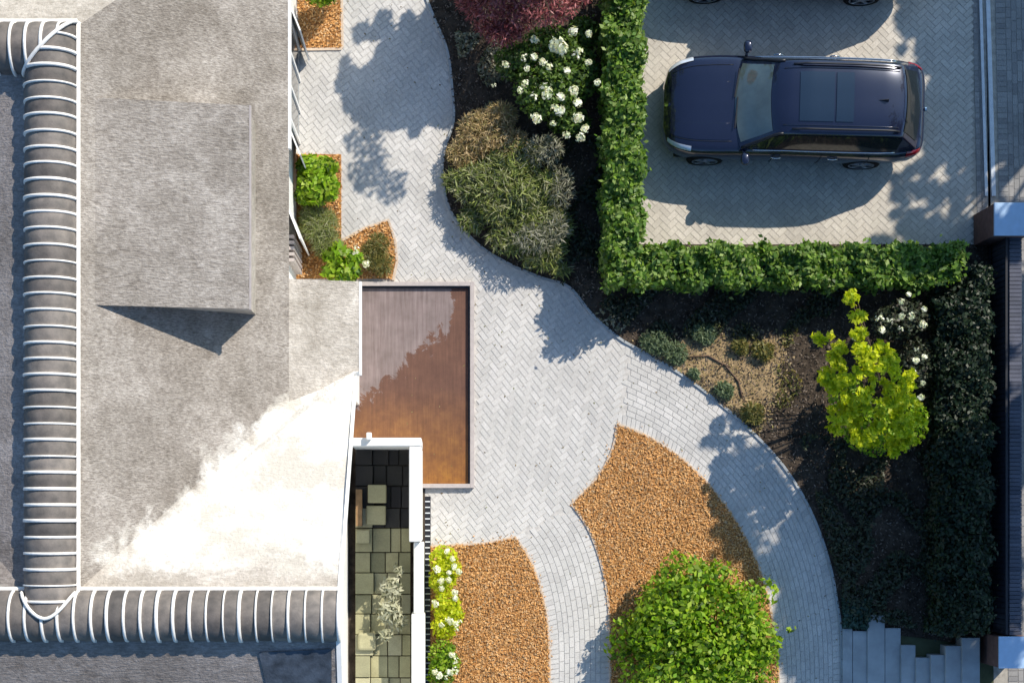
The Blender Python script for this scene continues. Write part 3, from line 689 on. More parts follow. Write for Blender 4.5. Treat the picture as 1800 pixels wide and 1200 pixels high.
def make_car():
    root = empty('parked_car')
    b = patch(low, -2.62, 2.42, -1, 1, 90, 60)
    K = 61; b.add([low(2.42, -1+2*j/60) for j in range(61)], [tuple(range(61))]); b.add([low(-2.62, -1+2*j/60) for j in range(61)], [tuple(range(61))[::-1]])
    g = patch(gh, -2.50, 1.14, -1, 1, 80, 60, -.004); b.add(g.v, g.f)
    b.build('body', M['paint'], root, True)
    patch(low, 1.17, 2.30, -.36, .36, 24, 24, .010).build('bonnet', M['paint'], root, True)
    patch(gh, .50, 1.10, -.62, .62, 14, 20, .006).build('windscreen', M['screen'], root, True)
    patch(gh, -2.44, -2.08, -.60, .60, 8, 20, .006).build('rear_window', M['glass'], root, True)
    for s in (-1, 1):
        patch(gh, -2.12, .78, s*.735, s*.955, 30, 6, .006).build('side_window', M['glass'], root, True)
        t = MB(); t.tube([gh(x, s*.975)+Vector((0, s*.014, 0)) for x in np.linspace(-2.1, .95, 20)], .013, 0, 6); t.build('window_trim', M['chrome'], root, True)
        t = MB(); t.tube([gh(x, s*.62)+Vector((0, 0, .05 if -1.9 < x < .0 else .012)) for x in np.linspace(-1.98, .12, 20)], .019, 0, 6); t.build('roof_rail', M['black'], root, True)
        t = MB(); t.tube([gh(x, s*.70)+Vector((0, s*.004, .004)) for x in np.linspace(.3, 1.12, 10)], .028, 0, 6); t.build('pillar', M['black'], root, True)
        patch(low, 1.90, 2.34, s*.45, s*.54, 16, 6, .012).build('headlight', M['lamp'], root, True)
        patch(low, -2.52, -2.25, s*.47, s*.60, 8, 6, .014).build('tail_light', M['redlamp'], root, True)
        t = MB()
        for (cx, cy, cz, sx, sy, sz) in ((.88, s*1.085, 1.06, .085, .12, .075),):
            for i in range(9):
                for j in range(12):
                    th, ph = math.pi*i/8, 2*math.pi*j/12; t.v.append((cx+sx*math.copysign(abs(math.sin(th)*math.cos(ph))**.7, math.cos(ph)), cy+sy*math.copysign(abs(math.sin(th)*math.sin(ph))**.7, math.sin(ph)), cz+sz*math.copysign(abs(math.cos(th))**.7, math.cos(th))))
            for i in range(8):
                for j in range(12): t.f.append((i*12+j, i*12+(j+1)%12, (i+1)*12+(j+1)%12, (i+1)*12+j)); t.m.append(0)
        t.tube([(.90, s*.90, 1.0), (.89, s*1.0, 1.03)], .03); t.build('wing_mirror', M['paint'], root, True)
        for hx in (.25, -.85):
            t = MB(); t.tube([(hx-.1, s*.998, .86), (hx, s*1.012, .865), (hx+.1, s*.998, .86)], .014); t.build('door_handle', M['chrome'], root, True)
        for wx_ in (1.55, -1.54):
            wr = empty('wheel', (wx_, s*.88, .36)); wr.parent = root
            t = MB(); NA = 32; prof = [(.24,-.11),(.33,-.125),(.36,-.09),(.365,0),(.36,.09),(.33,.125),(.24,.11)]
            vs = [(r_*math.cos(2*math.pi*k/NA), y_, r_*math.sin(2*math.pi*k/NA)) for k in range(NA) for r_, y_ in prof]; Kp = len(prof)
            t.add(vs, [(k*Kp+i, k*Kp+i+1, ((k+1)%NA)*Kp+i+1, ((k+1)%NA)*Kp+i) for k in range(NA) for i in range(Kp-1)]); t.build('tyre', M['rubber'], wr, True)
            t = MB()
            for k in range(5):
                Tm = Matrix.Rotation(2*math.pi*k/5, 4, 'Y'); t.box(-.035, .035, s*.105-.012, s*.105+.012, .03, .24, 0, Tm)
            for k in range(NA): 
                Tm = Matrix.Rotation(2*math.pi*k/NA, 4, 'Y'); t.box(-.027, .027, s*.11-.02, s*.11+.014, .225, .25, 0, Tm)
            t.box(-.05, .05, s*.1-.02, s*.1+.02, -.05, .05); t.build('rim', M['alloy'], wr)
    for s in (-1, 1):      # panel gaps and creases
        for fn_, xs_, v_, rr_ in ((low, np.linspace(1.14, 2.28, 16), s*.375, .006), (low, np.linspace(1.2, 2.2, 14), s*.20, .007), (gh, np.linspace(-1.95, .30, 16), s*.545, .007)):
            t = MB(); t.tube([fn_(x, v_) + Vector((0, 0, .004 if rr_ == .006 else .006)) for x in xs_], rr_, 0, 5); t.build('panel_gap' if rr_ == .006 else 'crease', M['black'] if rr_ == .006 else M['paint'], root, True)
        for xg in (.30, -.62, -1.55):
            t = MB(); t.tube([low(xg, s*v_) + Vector((0, s*.004, 0)) for v_ in np.linspace(.56, .9, 10)], .007, 0, 5); t.build('panel_gap', M['black'], root)
    # glazed roof
    sr = patch(gh, -.67, -.02, -.47, .47, 10, 12, .012); sr.build('sunroof', M['sunroof'], root, True)
    sr = patch(gh, -1.04, -.71, -.47, .47, 6, 12, .012); sr.build('sunroof', M['sunroof'], root, True)
    t = MB(); p = gh(-1.60, .04); t.add([p+Vector((.11,0,0)), p+Vector((-.10,.03,0)), p+Vector((-.10,-.03,0)), p+Vector((-.09,0,.075))], [(0,1,3),(0,3,2),(1,2,3)]); t.build('antenna', M['black'], root)
    t = MB(); t.tube([low(2.36, 0)+Vector((.0,0,.0)), low(2.36, 0)+Vector((.03,0,.03))], .048, 0, 16); t.build('emblem', M['chrome'], root)
    t = MB(); t.tube([(-2.60,0,.93), (-2.635,0,.935)], .045, 0, 16); t.build('emblem', M['chrome'], root)
    t = MB(); t.tube([(1.10,.5,1.10),(1.06,-.1,1.112)], .012); t.tube([(1.12,-.1,1.10),(1.04,-.65,1.115)], .012); t.build('wiper', M['black'], root)
    t = MB(); t.box(-2.585, -2.50, -.3, .3, .66, .78); t.build('number_plate', M['whitetrim'], root)
    t = MB(); t.box(-2.3, 2.15, -.88, .88, .2, .4); t.build('underbody', M['rubber'], root)
    for g_ in (2.405,):
        t = MB(); t.box(g_-.05, g_+.012, -.42, .42, .46, .62); t.build('grille', M['black'], root, bevel=.02)
    return root
def copy_tree(o, parent=None):
    c = o.copy(); COL.objects.link(c); c.parent = parent
    for ch in o.children: copy_tree(ch, c)
    return c
car = make_car(); car.location = P(1372, 207); car.rotation_euler = (0, 0, R(178.5))
tag(car, 'dark navy estate car fully in view on the driveway, headlamps towards the hedge', 'car', 'cars parked on the driveway')
car2 = copy_tree(car); car2.location = P(1372, -78); car2.rotation_euler = (0, 0, R(179.2))
tag(car2, 'dark car cut off by the top edge, only its side and wheels showing', 'car', 'cars parked on the driveway')

# ------------------------------------------------------------------ boundary on the right
def pier(px0, px1, py0, py1, z, lab, zb0=0):
    a, b = P(px0, py1, z), P(px1, py0, z); c = (a + b) / 2; r = empty('gate_pier', (c.x, c.y, 0)); tag(r, lab, 'pier', 'brown gate piers with blue caps')
    hx, hy = (b.x-a.x)/2, (b.y-a.y)/2
    m = MB(); m.box(-hx+.012, hx-.012, -hy+.012, hy-.012, .002, z-.05); m.build('shaft', M['piermat'], r)
    m = MB(); m.box(-hx, hx, -hy, hy, z-.05, z); m.build('cap', M['bluecap'], r, bevel=.008)
pier(1748, 1812, 356, 414, 1.25, 'brown gate pier with blue cap at the corner of the driveway')
pier(1756, 1812, 1118, 1174, 1.1, 'brown gate pier with blue cap beside the garden steps, bottom right')
bw = empty('boundary_wall', P(1785, 760)); c0 = P(1785, 760); tag(bw, 'low dark brick wall running between the two gate piers', 'wall')
zt_ = .95; a, b = P(1772, 1116, zt_) - c0, P(1797, 416, zt_) - c0
m = MB(); m.box(a.x, b.x, a.y, b.y, .002, zt_-.08); m.build('wall', M['wallmat'], bw)
m = MB(); y = a.y
while y < b.y - .05: m.box(a.x+.03, b.x-.01, y+.004, min(y+.072, b.y), zt_-.079, zt_+rng.uniform(-.004,.004)); y += .078
m.build('coping', M['wallmat'], bw)
fn = empty('railing', P(1768, 760)); c0 = P(1768, 760); tag(fn, 'black metal railing standing against the low dark brick wall', 'railing')
fx = P(1772, 0, zt_).x - .07 - c0.x; y0_, y1_ = P(0, 1112, .9).y-c0.y, P(0, 420, .9).y-c0.y
for z in (.12, 1.05):
    m = MB(); m.box(fx-.02, fx+.02, y0_, y1_, z-.02, z+.02); m.build('rail', M['black'], fn)
m = MB(); m.box(-.008, .008, -.008, .008, .141, 1.029); b0 = m.build('bar', M['black'], fn); n = 70; b0.location = (fx, y0_+.05, 0)
for k in range(1, n):
    o = b0.copy(); COL.objects.link(o); o.parent = fn; o.location = (fx, y0_+.05+(y1_-y0_-.1)*k/(n-1), 0)

# ------------------------------------------------------------------ hedges
def hedge(name, lab, x0, x1, y0, y1, h, n, mat, ln=.10, wd=.055, group='clipped hedges'):
    """px rectangle as seen at the hedge top"""
    a, b = P(x0, y1, h), P(x1, y0, h); c = (a+b)/2; root = empty(name, (c.x, c.y, 0)); tag(root, lab, 'hedge', group)
    hx, hy = (b.x-a.x)/2, (b.y-a.y)/2; k = rng.integers(0, 4, n)
    p = rng.uniform(-1, 1, (n, 3)) * [hx, hy, 1]; nr = np.zeros((n, 3))
    top = rng.random(n) < .55; inn = rng.random((n,)) ** 2
    p[:, 2] = h * rng.uniform(.08, 1, n); p[top, 2] = h - .16*inn[top]; nr[top, 2] = 1
    s = ~top; sx = rng.random(n) < hy/(hx+hy)*1.0; sg = np.sign(rng.uniform(-1, 1, n))
    m1 = s & sx; p[m1, 0] = sg[m1]*(hx-.12*inn[m1]); nr[m1, 0] = sg[m1]; m2 = s & ~sx; p[m2, 1] = sg[m2]*(hy-.12*inn[m2]); nr[m2, 1] = sg[m2]; nr[s, 2] = .5
    wob = .12*np.sin(p[:, 0]*4.1+1)+.07*np.sin(p[:, 1]*5.3)+.05*np.sin(p[:, 0]*11+p[:, 1]*9)
    p[:, 2] += wob*(p[:, 2]/h); p[:, 0] += .05*np.sin(p[:, 1]*6)+.03*np.sin(p[:, 1]*17); p[:, 1] += .05*np.sin(p[:, 0]*7)+.03*np.sin(p[:, 0]*15)
    p += rng.normal(0, .03, p.shape); sp_ = rng.random(n) < .08; p[sp_] += rng.normal(0, .075, (int(sp_.sum()), 3))
    v, f = leaf_arrays(p, nr, ln, wd, .55, .15); mesh_obj('foliage', v, f, mat, root)
    m = MB(); m.box(-hx+.13, hx-.13, -hy+.13, hy-.13, .02, h-.2); m.build('twig_core', flat('twig_core', (.012,.016,.008), .95, .1), root)
    m = MB(); L_ = max(hx, hy); nn = int(L_*2/.45)
    for i in range(nn):
        t = -L_+.2+(2*L_-.4)*i/max(1, nn-1); q_ = (t, 0) if hx > hy else (0, t)
        m.tube([(q_[0], q_[1], 0), (q_[0]+.05, q_[1]+.05, .35)], .025)
    m.build('stem', M['bark'], root)
hedge('hedge', 'tall clipped green hedge running straight up between planting and driveway', 1068, 1128, -60, 492, 1.4, 15000, L['hedge'], .125, .07)
hedge('hedge', 'clipped green hedge running across, below the parked navy car', 1122, 1690, 432, 496, 1.15, 13000, L['hedge'], .125, .07)
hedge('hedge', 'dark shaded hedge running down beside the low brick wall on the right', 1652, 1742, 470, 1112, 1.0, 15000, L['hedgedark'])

# ------------------------------------------------------------------ plants
def W(px, py, z=0): v = P(px, py, z); return (v.x, v.y)
def bl(px, py, z, rx, ry=None, rz=None):
    v = P(px, py, z); return (v.x, v.y, z, rx, ry or rx, rz or rx*.8)
# purple maple
b = [bl(900,-60,1.7,1.0,.85,.5), bl(850,10,1.6,.55,.38,.32), bl(960,10,1.7,.6,.42,.35), bl(905,35,1.45,.45,.3,.3), bl(1010,-10,1.5,.35,.3,.3), bl(820,-50,1.9,.7,.6,.4), bl(890,55,1.2,.28,.2,.25), bl(960,-110,2.2,.9,.9,.5), bl(885,62,1.3,.38,.24,.25), bl(860,50,1.35,.3,.2,.25)]
t = plant('maple', 'purple red leaved maple at the top of the planting bed', 'tree', W(905,-55), b, 12000, .12, .028, L['maple'], trunk_h=.9, stem_r=.03, part='crown', spiky=True); rebase(t, W(905,-55))
# taller trees whose crowns stand beyond the top edge and shade the entrance path
sh = lambda px, py, z, *a: (P(px, py).x + .84*z, P(px, py).y + .91*z, z, *a)
b = [sh(705,100,4.3,.5,.5,.5), sh(655,150,4.0,.5,.4,.5), sh(740,150,3.9,.55,.7,.5), sh(700,200,4.0,.5,.25,.3), sh(760,95,4.0,.35,.6,.4), sh(780,30,4.2,.4,.4,.4)]
r_ = np.random.default_rng(21)
for k in range(46):
    a_ = r_.uniform(0, 6.28); q_ = r_.uniform(.85, 1.08); b.append(sh(700 + 95*q_*math.cos(a_), 132 + 92*q_*math.sin(a_), r_.uniform(3.6, 4.4), r_.uniform(.08,.22), r_.uniform(.08,.2), .12))
t = plant('garden_tree', 'broad leafy tree beyond the top edge that shades the entrance path', 'tree', W(1010,-190), b, 26000, .12, .075, L['hedge'], trunk_h=2.2, stem_r=.045, part='crown', shell=2.2)
foliage('side_branch', [sh(650,300,4.4,.42,.5,.2), sh(690,330,4.5,.3,.35,.2), sh(640,245,4.3,.4,.3,.2)], 620, .13, .07, L['hedge'], t); rebase(t, W(1010,-190))
# white flowering shrub
c = W(965,150)
b = [bl(965,90,.8,.6,.5,.4), bl(960,160,.85,.65,.6,.45), bl(1010,130,.7,.5,.6,.4), bl(905,110,.7,.4,.4,.35), bl(1000,215,.6,.45,.3,.3), bl(1025,60,.6,.35,.35,.3)]
t = plant('flowering_shrub', 'large shrub with round white blooms between the maple and the tall hedge', 'shrub', c, b, 7500, .10, .06, L['rose'])
fp = [(985,82,1.35),(1008,55,1.1),(975,80,1.3),(990,85,1.3),(1012,98,1),(938,100,.8),(922,102,.8),(888,113,.8),(926,120,.8),(965,118,.9),(955,110,.9),(996,125,.9),(922,147,.8),(914,160,.8),(958,158,1.6),(963,165,1.2),(1009,160,1.1),(1015,182,1.1),(985,170,1),(984,195,1.1),(975,190,1),(1016,207,1.25),(942,208,1.1),(938,170,.9),(972,218,.8),(1020,242,1),(995,237,1),(1028,227,.9),(1034,110,.7),(940,70,.9),(1035,60,.8),(1050,145,.7),(868,150,.6),(1018,90,.9)]
for x, y, s in fp: flowers(t, [P(x, y, 1.38 + rng.uniform(-.05,.08))], .10*s, .115*s)
rebase(t, c)
c = W(965,165); b = [bl(958,182,1.36,.24,.2,.10), bl(985,108,1.36,.26,.2,.10), bl(948,150,1.3,.16,.16,.10)]
foliage('new_growth', b, 500, .09, .05, L['lime'], t); t.children[-1].location = (0,0,0)
_o = t.children[-1]; _o.location = Vector((-t.location.x, -t.location.y, 0))
# tan feathery shrub and olive needle shrub
c = W(850,245); b = [bl(850,235,.35,.55,.5,.3), bl(880,205,.4,.35,.3,.3), bl(815,270,.3,.35,.35,.22), bl(900,260,.4,.4,.4,.3)]
t = plant('dry_shrub', 'tan feathery half dry shrub at the edge of the entrance path', 'shrub', c, b, 5200, .13, .022, L['tan'], spiky=True); rebase(t, c)
c = W(890,350); b = [bl(890,330,.5,.8,.7,.35), bl(835,325,.4,.5,.45,.25), bl(940,390,.42,.6,.55,.28), bl(905,415,.35,.6,.4,.22), bl(830,385,.3,.3,.3,.18), bl(950,455,.3,.4,.25,.18), bl(910,275,.45,.5,.35,.28), bl(795,318,.28,.22,.22,.14), bl(870,370,.5,.3,.3,.3), bl(920,340,.6,.35,.3,.3), bl(965,440,.35,.35,.3,.2), bl(985,400,.35,.25,.4,.2), bl(960,330,.5,.3,.4,.3), bl(985,475,.25,.25,.15,.12)]
t = plant('juniper', 'wide olive green needled shrub bulging over the pale path', 'shrub', c, b, 15500, .21, .026, L['olive'], spiky=True, shell=1.6); rebase(t, c)
c = W(965,300); b = [bl(955,265,.7,.4,.35,.25), bl(985,330,.6,.3,.45,.25), bl(940,420,.7,.45,.3,.2), bl(975,400,.6,.3,.35,.2)]
t = plant('grey_shrub', 'sparse grey twiggy shrub wedged between the olive shrub and the dark strip', 'shrub', c, b, 1700, .15, .02, L['grey'], spiky=True, stem_mat=M['greytwig']); rebase(t, c)
# lime tree
c = W(1535,690)
bb = [bl(1508,530,1.7,.13,.2,.2), bl(1513,560,1.7,.15,.22,.2), bl(1520,595,1.7,.2,.26,.22), bl(1530,635,1.8,.3,.32,.25), bl(1445,600,1.3,.15,.13,.15), bl(1470,600,1.3,.14,.12,.14), bl(1478,632,1.4,.2,.18,.16), bl(1460,668,1.3,.2,.15,.14), bl(1560,650,1.6,.3,.28,.22), bl(1510,680,1.6,.35,.3,.22), bl(1575,690,1.4,.35,.3,.2), bl(1480,700,1.2,.25,.3,.18), bl(1470,745,1.2,.2,.26,.18), bl(1510,745,1.1,.35,.32,.2), bl(1560,740,1.2,.42,.38,.2), bl(1600,720,1.1,.28,.3,.18), bl(1590,775,1.0,.3,.22,.16), bl(1545,785,.9,.35,.18,.16), bl(1555,620,1.5,.15,.12,.14), bl(1600,660,1.3,.14,.16,.14)]
bb = [(*P(780 + x*FPX/(CAM_H-z), 900 - y*FPX/(CAM_H-z), z*1.5)[:2], z*1.5, a1, a2, a3) for x, y, z, a1, a2, a3 in bb]
r_ = np.random.default_rng(33); tuft = []
for x, y, z, a1, a2, a3 in bb:
    for _ in range(3 if a1 < .2 else int(5 + a1*a2*70)):
        th = r_.uniform(0, 6.28); q_ = math.sqrt(r_.uniform(.05, 1.25)); g_ = r_.uniform(.07, .15)
        tuft.append((x + a1*q_*math.cos(th), y + a2*q_*math.sin(th), z + a3*r_.uniform(-1, .8), g_*r_.uniform(.7,1.4), g_, g_*.7))
bb = tuft
t = plant('golden_tree', 'bright lime yellow small tree glowing in the dark bed on the right', 'tree', c, bb, 6200, .115, .07, L['lime'], trunk_h=.5, part='crown', shell=2.0)
foliage('lower_leaves', [bl(1540,750,.7,.7,.6,.3), bl(1590,740,.7,.5,.5,.3), bl(1490,700,.7,.4,.5,.3)], 2600, .10, .06, L['bright'], t); rebase(t, c)
# white flowers in the shade
c = W(1600,600); b = [bl(1590,560,.7,.5,.4,.3), bl(1610,640,.6,.4,.55,.3), bl(1560,570,.7,.35,.35,.3)]
t = plant('flowering_shrub', 'dark shrub dotted with white blooms behind the lime yellow tree', 'shrub', c, b, 2600, .09, .05, L['dim'])
for x, y in ((1546,560),(1550,580),(1564,562),(1585,556),(1624,543),(1623,570),(1583,578),(1611,613),(1625,627),(1610,633),(1605,655),(1622,673),(1502,593),(1597,517),(1585,530),(1602,555),(1618,698)): flowers(t, [P(x, y, 1.15)], .06, .10)
rebase(t, c)
# round green shrub lower middle
c = W(1225,1110); b = lumps(c, 1.55, 1.35, 30, .36, .3) + [bl(1225,1100,.7,1.3,1.0,.6), bl(1210,1030,.7,.8,.5,.5), bl(1245,1010,.7,.4,.3,.4), bl(1310,1120,.6,.6,.7,.45), bl(1120,1110,.5,.55,.45,.4), bl(1385,1105,.75,.16,.1,.1), bl(1225,1200,.7,1.3,1.1,.6), bl(1340,1040,.55,.35,.3,.3), bl(1095,1130,.4,.4,.45,.3), bl(1130,1170,.5,.6,.5,.4), bl(1320,1180,.5,.6,.5,.4), bl(1160,1050,.5,.5,.35,.3)]
t = plant('round_shrub', 'big rounded glossy green shrub on the orange mulch, bottom centre', 'shrub', c, b, 11500, .135, .078, L['bright'], shell=4, stem_r=.03); rebase(t, c)
# flowers along the white wall
for px, py, lab, fl in ((780,1000,'topmost of the white flowered plants along the white wall', [(786,968),(796,982),(798,995),(790,1006),(789,1018),(807,1004),(776,1033),(800,1040),(800,1050),(768,1000),(775,1020)]),
                    (785,1080,'middle one of the white flowered plants along the white wall', [(808,1092),(804,1103),(776,1098),(800,1095),(790,1090),(765,1060)]),
                    (778,1165,'lowest of the white flowered plants along the white wall', [(795,1150),(800,1160),(765,1180),(772,1186),(790,1180),(800,1178),(785,1190)])):
    c = W(px, py); b = [bl(px, py-15, .4, .3, .32, .22), bl(px-3, py+18, .38, .28, .3, .2), bl(px+12, py, .35, .22, .25, .18)]
    t = plant('flowering_plant', lab, 'plant', c, b, 1300, .10, .05, L['lime'] if py < 1100 else L['bright'], 'white flowered plants along the wall')
    for x, y in fl: flowers(t, [P(x, y, .62)], .062, .088)
    rebase(t, c)
# plants by the house wall
c = W(565,5); b = [bl(565,-10,.6,.35,.25,.3), bl(585,-20,.5,.2,.2,.2)]
t = plant('leafy_bush', 'green bush at the top of the small orange bed by the house', 'bush', c, b, 1200, .10, .06, L['bright'], 'bushes along the house wall'); rebase(t, c)
c = W(557,315); b = [bl(545,292,.7,.28,.22,.2), bl(572,295,.7,.26,.22,.2), bl(557,325,.75,.42,.4,.25), bl(575,330,.6,.25,.3,.2), bl(540,345,.6,.25,.2,.2)]
t = plant('leafy_bush', 'bright green bush in the narrow bed halfway along the house', 'bush', c, b, 2300, .14, .085, L['bright'], 'bushes along the house wall'); rebase(t, c)
c = W(562,400); b = [bl(560,395,.35,.4,.4,.25), bl(575,430,.3,.3,.3,.2), bl(550,375,.35,.25,.2,.2)]
t = plant('ornamental_grass', 'dull green tuft of fine grass below the bright bush', 'grass', c, b, 3200, .22, .012, L['olive'], spiky=True); rebase(t, c)
c = W(605,460); b = [bl(595,450,.5,.3,.26,.18), bl(612,475,.5,.28,.22,.18), bl(585,478,.45,.2,.18,.15), bl(625,455,.45,.15,.15,.12)]
t = plant('leafy_plant', 'broad leaved plant with two white blooms at the corner of the low roof', 'plant', c, b, 420, .19, .10, L['bright'])
flowers(t, [P(625,440,.75), P(644,464,.7)], .09, .12); rebase(t, c)
c = W(665,445); b = [bl(665,430,.2,.22,.25,.13), bl(672,465,.2,.22,.25,.13), bl(650,450,.2,.2,.3,.12)]
t = plant('ornamental_grass', 'yellowish low grass in the pointed orange bed', 'grass', c, b, 1900, .13, .014, L['grass'], spiky=True); rebase(t, c)
# driftwood-like shrub in the court
c = W(690,1070); b = [bl(700,1000,.5,.12,.12,.1), bl(688,1035,.55,.22,.25,.15), bl(685,1075,.55,.25,.25,.15), bl(700,1090,.5,.18,.2,.12), bl(680,1115,.45,.16,.14,.1)]
t = plant('bare_shrub', 'pale dry twiggy shrub in the middle of the paved court', 'shrub', c, b, 420, .17, .05, leafmat('pale_dry_leaf', [(.36,.36,.24), (.46,.45,.32), (.26,.27,.18)], .15), stem_mat=M['greytwig']); rebase(t, c)
# small plants on the sandy soil
for px, py, r_, lab in ((1150,600,.30,'grey green tuft at the left tip of the sandy patch'), (1185,618,.28,'pale grey green tuft near the path, left on the sandy patch'), (1237,585,.26,'grey green tuft on the top edge of the sandy patch'), (1219,655,.11,'tiny round tuft on the bare sand close to the path'),
                      (1272,684,.20,'small dark tuft in the middle of the sandy patch'), (1322,725,.26,'olive tuft at the lowest corner of the sandy patch'), (1340,615,.24,'yellowish tuft at the upper right of the sandy patch'), (1300,608,.18,'small yellowish tuft on the upper edge of the sandy patch, second from right')):
    c = W(px, py); b = [bl(px, py, .14, r_, r_*.8, .13), bl(px+5, py+6, .12, r_*.7, r_*.7, .1)]
    t = plant('tuft', lab, 'plant', c, b, int(2600*r_), .11, .025, L['sage'] if px < 1300 else L['grass'], 'tufts on the sandy patch', spiky=True); rebase(t, c)
hp = MB(); pts = [P(1210,628,.07), P(1245,625,.07), P(1275,642,.07), P(1298,670,.07), P(1305,700,.07)]; hp.tube([(p.x, p.y, .07) for p in pts], .018)
hp.tube([(P(1262,650).x, P(1262,650).y, .075), (P(1270,640).x, P(1270,640).y, .09), (P(1283,645).x, P(1283,645).y, .075)], .015)
tag(hp.build('irrigation_hose', flat('brown_hose', (.12,.075,.05), .6, .3), smooth=True), 'thin brown hose curving over the sandy patch', 'hose')
# low cover in the dark beds (uncountable)
def cover(name, poly, n, mat, ln, wd, h, spiky=False, thresh=.0):
    po = np.asarray(poly); lo, hi = po.min(0), po.max(0); pts = rng.uniform(lo, hi, (n*5, 2)); f = np.sin(pts[:,0]*3.1+1.3*np.sin(pts[:,1]*2.3))*np.sin(pts[:,1]*2.7+np.sin(pts[:,0]*4))
    pts = pts[inside(po, pts) & (f > thresh)][:n]; p3 = np.c_[pts, .05 + h*rng.random(len(pts))**1.5]
    nr = np.tile([0, 0, 1.0], (len(p3), 1))
    if spiky: v, f_ = leaf_arrays(p3, unit(rng.normal(0,1,p3.shape)), ln, wd, .2, .1, nr)
    else: v, f_ = leaf_arrays(p3, nr, ln, wd, .6, .1)
    return tag(mesh_obj(name, v, f_, mat), kind='stuff')
es = resample(sand, 160); es = es[rng.integers(0, 160, 1500)] + rng.normal(0, .11, (1500, 2)); es = es[inside(DARK, es)]; h_ = len(es)//2
for q_, m_ in ((es[:h_], L['tan']), (es[h_:], M['darkchip'])):
    v, f = leaf_arrays(np.c_[q_, np.full(len(q_), .055)], np.tile([0,0,1.0], (len(q_),1)), .06, .035, .3, 0); tag(mesh_obj('dry_litter', v, f, m_), kind='stuff')
cover('ground_cover', gp([(1150,560),(1400,575),(1420,760),(1330,760),(1370,680),(1360,600),(1200,590)]), 900, L['grass'], .09, .03, .12, spiky=True, thresh=.1)
cover('ground_cover', gp([(1400,760),(1650,800),(1650,1110),(1500,1085),(1480,1060),(1440,900)]), 7000, L['dim'], .10, .045, .22, thresh=-.1)
cover('ground_cover', gp([(1090,500),(1500,505),(1450,560),(1350,590),(1130,600),(1010,500)]), 4200, L['dim'], .09, .04, .15, thresh=.1)
cover('ground_cover', gp([(1300,760),(1420,760),(1480,900),(1500,1000),(1440,880)]), 1200, L['grey'], .09, .03, .1, thresh=.2)
cover('ground_cover', gp([(800,60),(880,60),(900,200),(820,215)]), 900, L['grey'], .09, .035, .12, thresh=.2)
cover('ground_cover', gp([(975,240),(1070,240),(1075,520),(985,505)]), 1700, L['dim'], .11, .045, .2, thresh=0)
cover('ground_cover', gp([(985,480),(1100,490),(1290,560),(1090,590),(1000,520)]), 380, L['grey'], .10, .04, .12, thresh=.3)
cover('ground_cover', gp([(1478,1050),(1530,1050),(1523,1105),(1480,1100)]), 900, leafmat('teal_leaf', [(.02,.06,.05), (.04,.09,.07), (.03,.05,.03)], .2), .1, .05, .15, thresh=-1)

# ------------------------------------------------------------------ street trees beyond the right edge
def shade_tree(foot, h, rad, n, lab, seed, lumpsz=.42, shell=2.4, squash=1.0):
    r = np.random.default_rng(seed); b = lumps(foot, rad, h, 16, lumpsz, h*.55, r)
    b = [(x, foot[1]+(y-foot[1])*squash, z, a1, a2, a3) for x, y, z, a1, a2, a3 in b]
    t = plant('street_tree', lab, 'tree', foot, b, n, .17, .11, L['hedge'], 'trees along the street', trunk_h=h*.5, stem_r=.07, part='crown', shell=shell); rebase(t, foot)
def shadow_src(px, py, z): return (P(px, py).x + .84*z, P(px, py).y + .91*z)
def blob_tree(lab, foot, z, cores, fringe, n, seed):
    """crown of core blobs plus small ragged ones; positions are where each blob's shadow falls (photo px)"""
    r = np.random.default_rng(seed); b = []
    for px, py, rad in cores: zz = z + r.uniform(-.5, .5); b.append((*shadow_src(px, py, zz), zz, rad, rad, rad*.6))
    for px, py, sp, k in fringe:
        for _ in range(k):
            zz = z + r.uniform(-.8, .8); rr = r.uniform(.05, .17); b.append((*shadow_src(px + r.normal(0, sp), py + r.normal(0, sp), zz), zz, rr, rr, rr*.7))
    root = empty('street_tree', foot); tag(root, lab, 'tree', 'trees along the street')
    b = [(x - foot[0], y - foot[1], zz, a1, a2, a3) for x, y, zz, a1, a2, a3 in b]
    foliage('crown', b, n, .16, .10, L['hedge'], root, shell=2.2); stems(root, (0, 0), sorted(b, key=lambda q_: -q_[3]), 0, .07, M['bark'], 'trunk', z*.55)
S_ = lambda px, py, z: (*shadow_src(px, py, z), 0)
blob_tree('tall street tree beyond the right edge that shades the curved path', S_(1560, 1060, 8), 8,
    [(1560,1050,1.2),(1450,1080,1.0),(1420,980,.75),(1500,950,.85),(1400,1140,.5),(1620,950,.9),(1480,1180,1.0),(1600,1180,1.2),(1405,935,.42),(1300,955,.42),(1340,1000,.42),(1700,1050,1.2),(1440,890,.5),(1390,1060,.3),(1560,900,.5)],
    [(1330,880,30,20),(1285,930,25,14),(1360,860,28,20),(1385,1130,22,14),(1270,800,26,14),(1310,830,30,16)], 30000, 5)
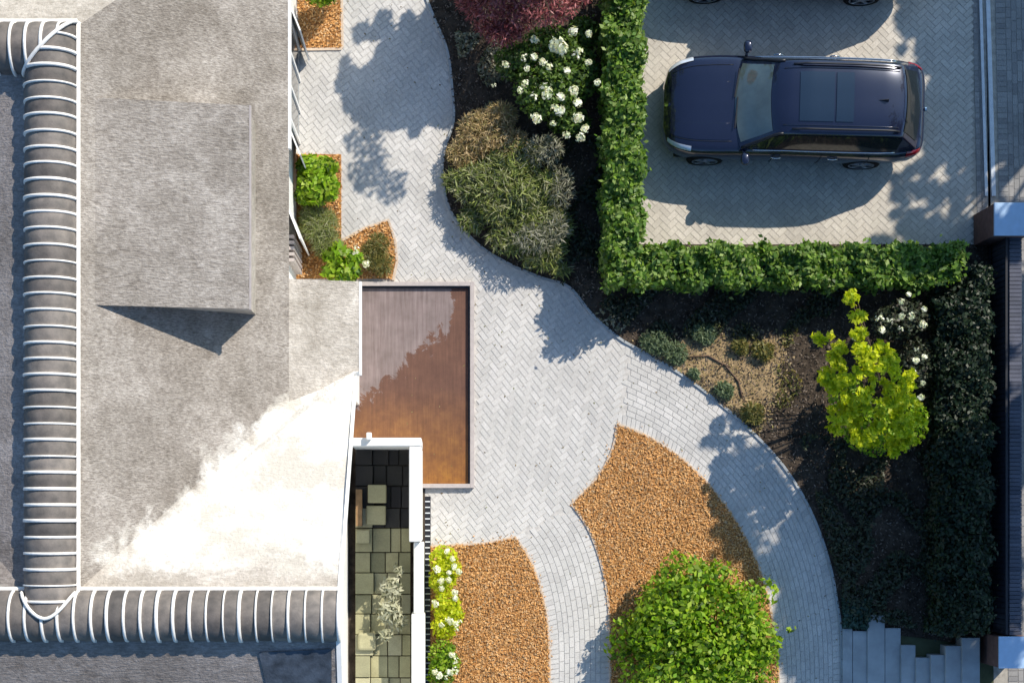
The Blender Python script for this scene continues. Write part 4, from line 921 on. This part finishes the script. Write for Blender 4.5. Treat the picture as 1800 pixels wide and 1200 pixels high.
blob_tree('street tree beyond the upper right edge that shades the driveway mouth', S_(1760, 100, 7), 7,
    [(1700,60,.7),(1660,30,.5),(1690,150,.62),(1665,210,.45),(1770,60,1.1),(1780,200,.9),(1700,250,.5),(1650,180,.4),(1620,20,.45),(1670,100,.4),(1760,-60,1.0),(1640,-50,.8),(1650,270,.25)],
    [(1640,100,26,16),(1630,230,24,16),(1600,40,20,12),(1720,300,22,10),(1600,330,22,12),(1660,310,25,12),(1660,150,30,14)], 36000, 3)
blob_tree('small street tree beyond the right edge near the upper gate pier', S_(1660, 430, 7.5), 7.5,
    [(1650,425,.42),(1610,440,.35),(1690,400,.25),(1590,400,.2),(1600,525,.45),(1535,545,.35),(1680,505,.5),(1480,560,.22)], [(1620,390,22,16),(1680,350,24,12),(1560,430,14,10),(1760,380,22,10),(1470,550,25,12)], 6800, 14)
blob_tree('street tree beyond the right edge that shades the brick wall', S_(1770, 760, 7), 7,
    [(1740,820,.8),(1790,700,.9),(1700,880,.7),(1790,560,.8)], [(1700,780,35,20),(1750,500,30,16)], 8000, 8)

# fallen leaves and stray chips on the paving
pts = rng.uniform(0, 1, (900, 2)) * [900, 1200] + [600, 0]; w2 = np.array([[P(x, y).x, P(x, y).y] for x, y in pts]); k = inside(gp([(600,-40)] + OUT + [(760,1240),(757,870),(600,480)]), w2)
w2 = w2[k][:260]; p3 = np.c_[w2, np.full(len(w2), .022)]
v, f = leaf_arrays(p3, np.tile([0,0,1.0], (len(p3),1)), .045, .022, .25, 0); tag(mesh_obj('fallen_leaves', v, f, island('fallen_leaf', [(.30,.22,.10), (.16,.11,.05), (.22,.24,.08), (.40,.30,.16)], .8, .2, .1, 2)), kind='stuff')
for pl in (A_R, A_L, A_L2, B_R, B_T):
    e_ = resample(gp(pl), 90) + rng.normal(0, .055, (90, 2)); p3 = np.c_[e_, np.full(90, .035)]
    v, f = leaf_arrays(p3, np.tile([0,0,1.0], (90,1)), .05, .02, .4, 0); tag(mesh_obj('stray_chips', v, f, M['chip']), kind='stuff')
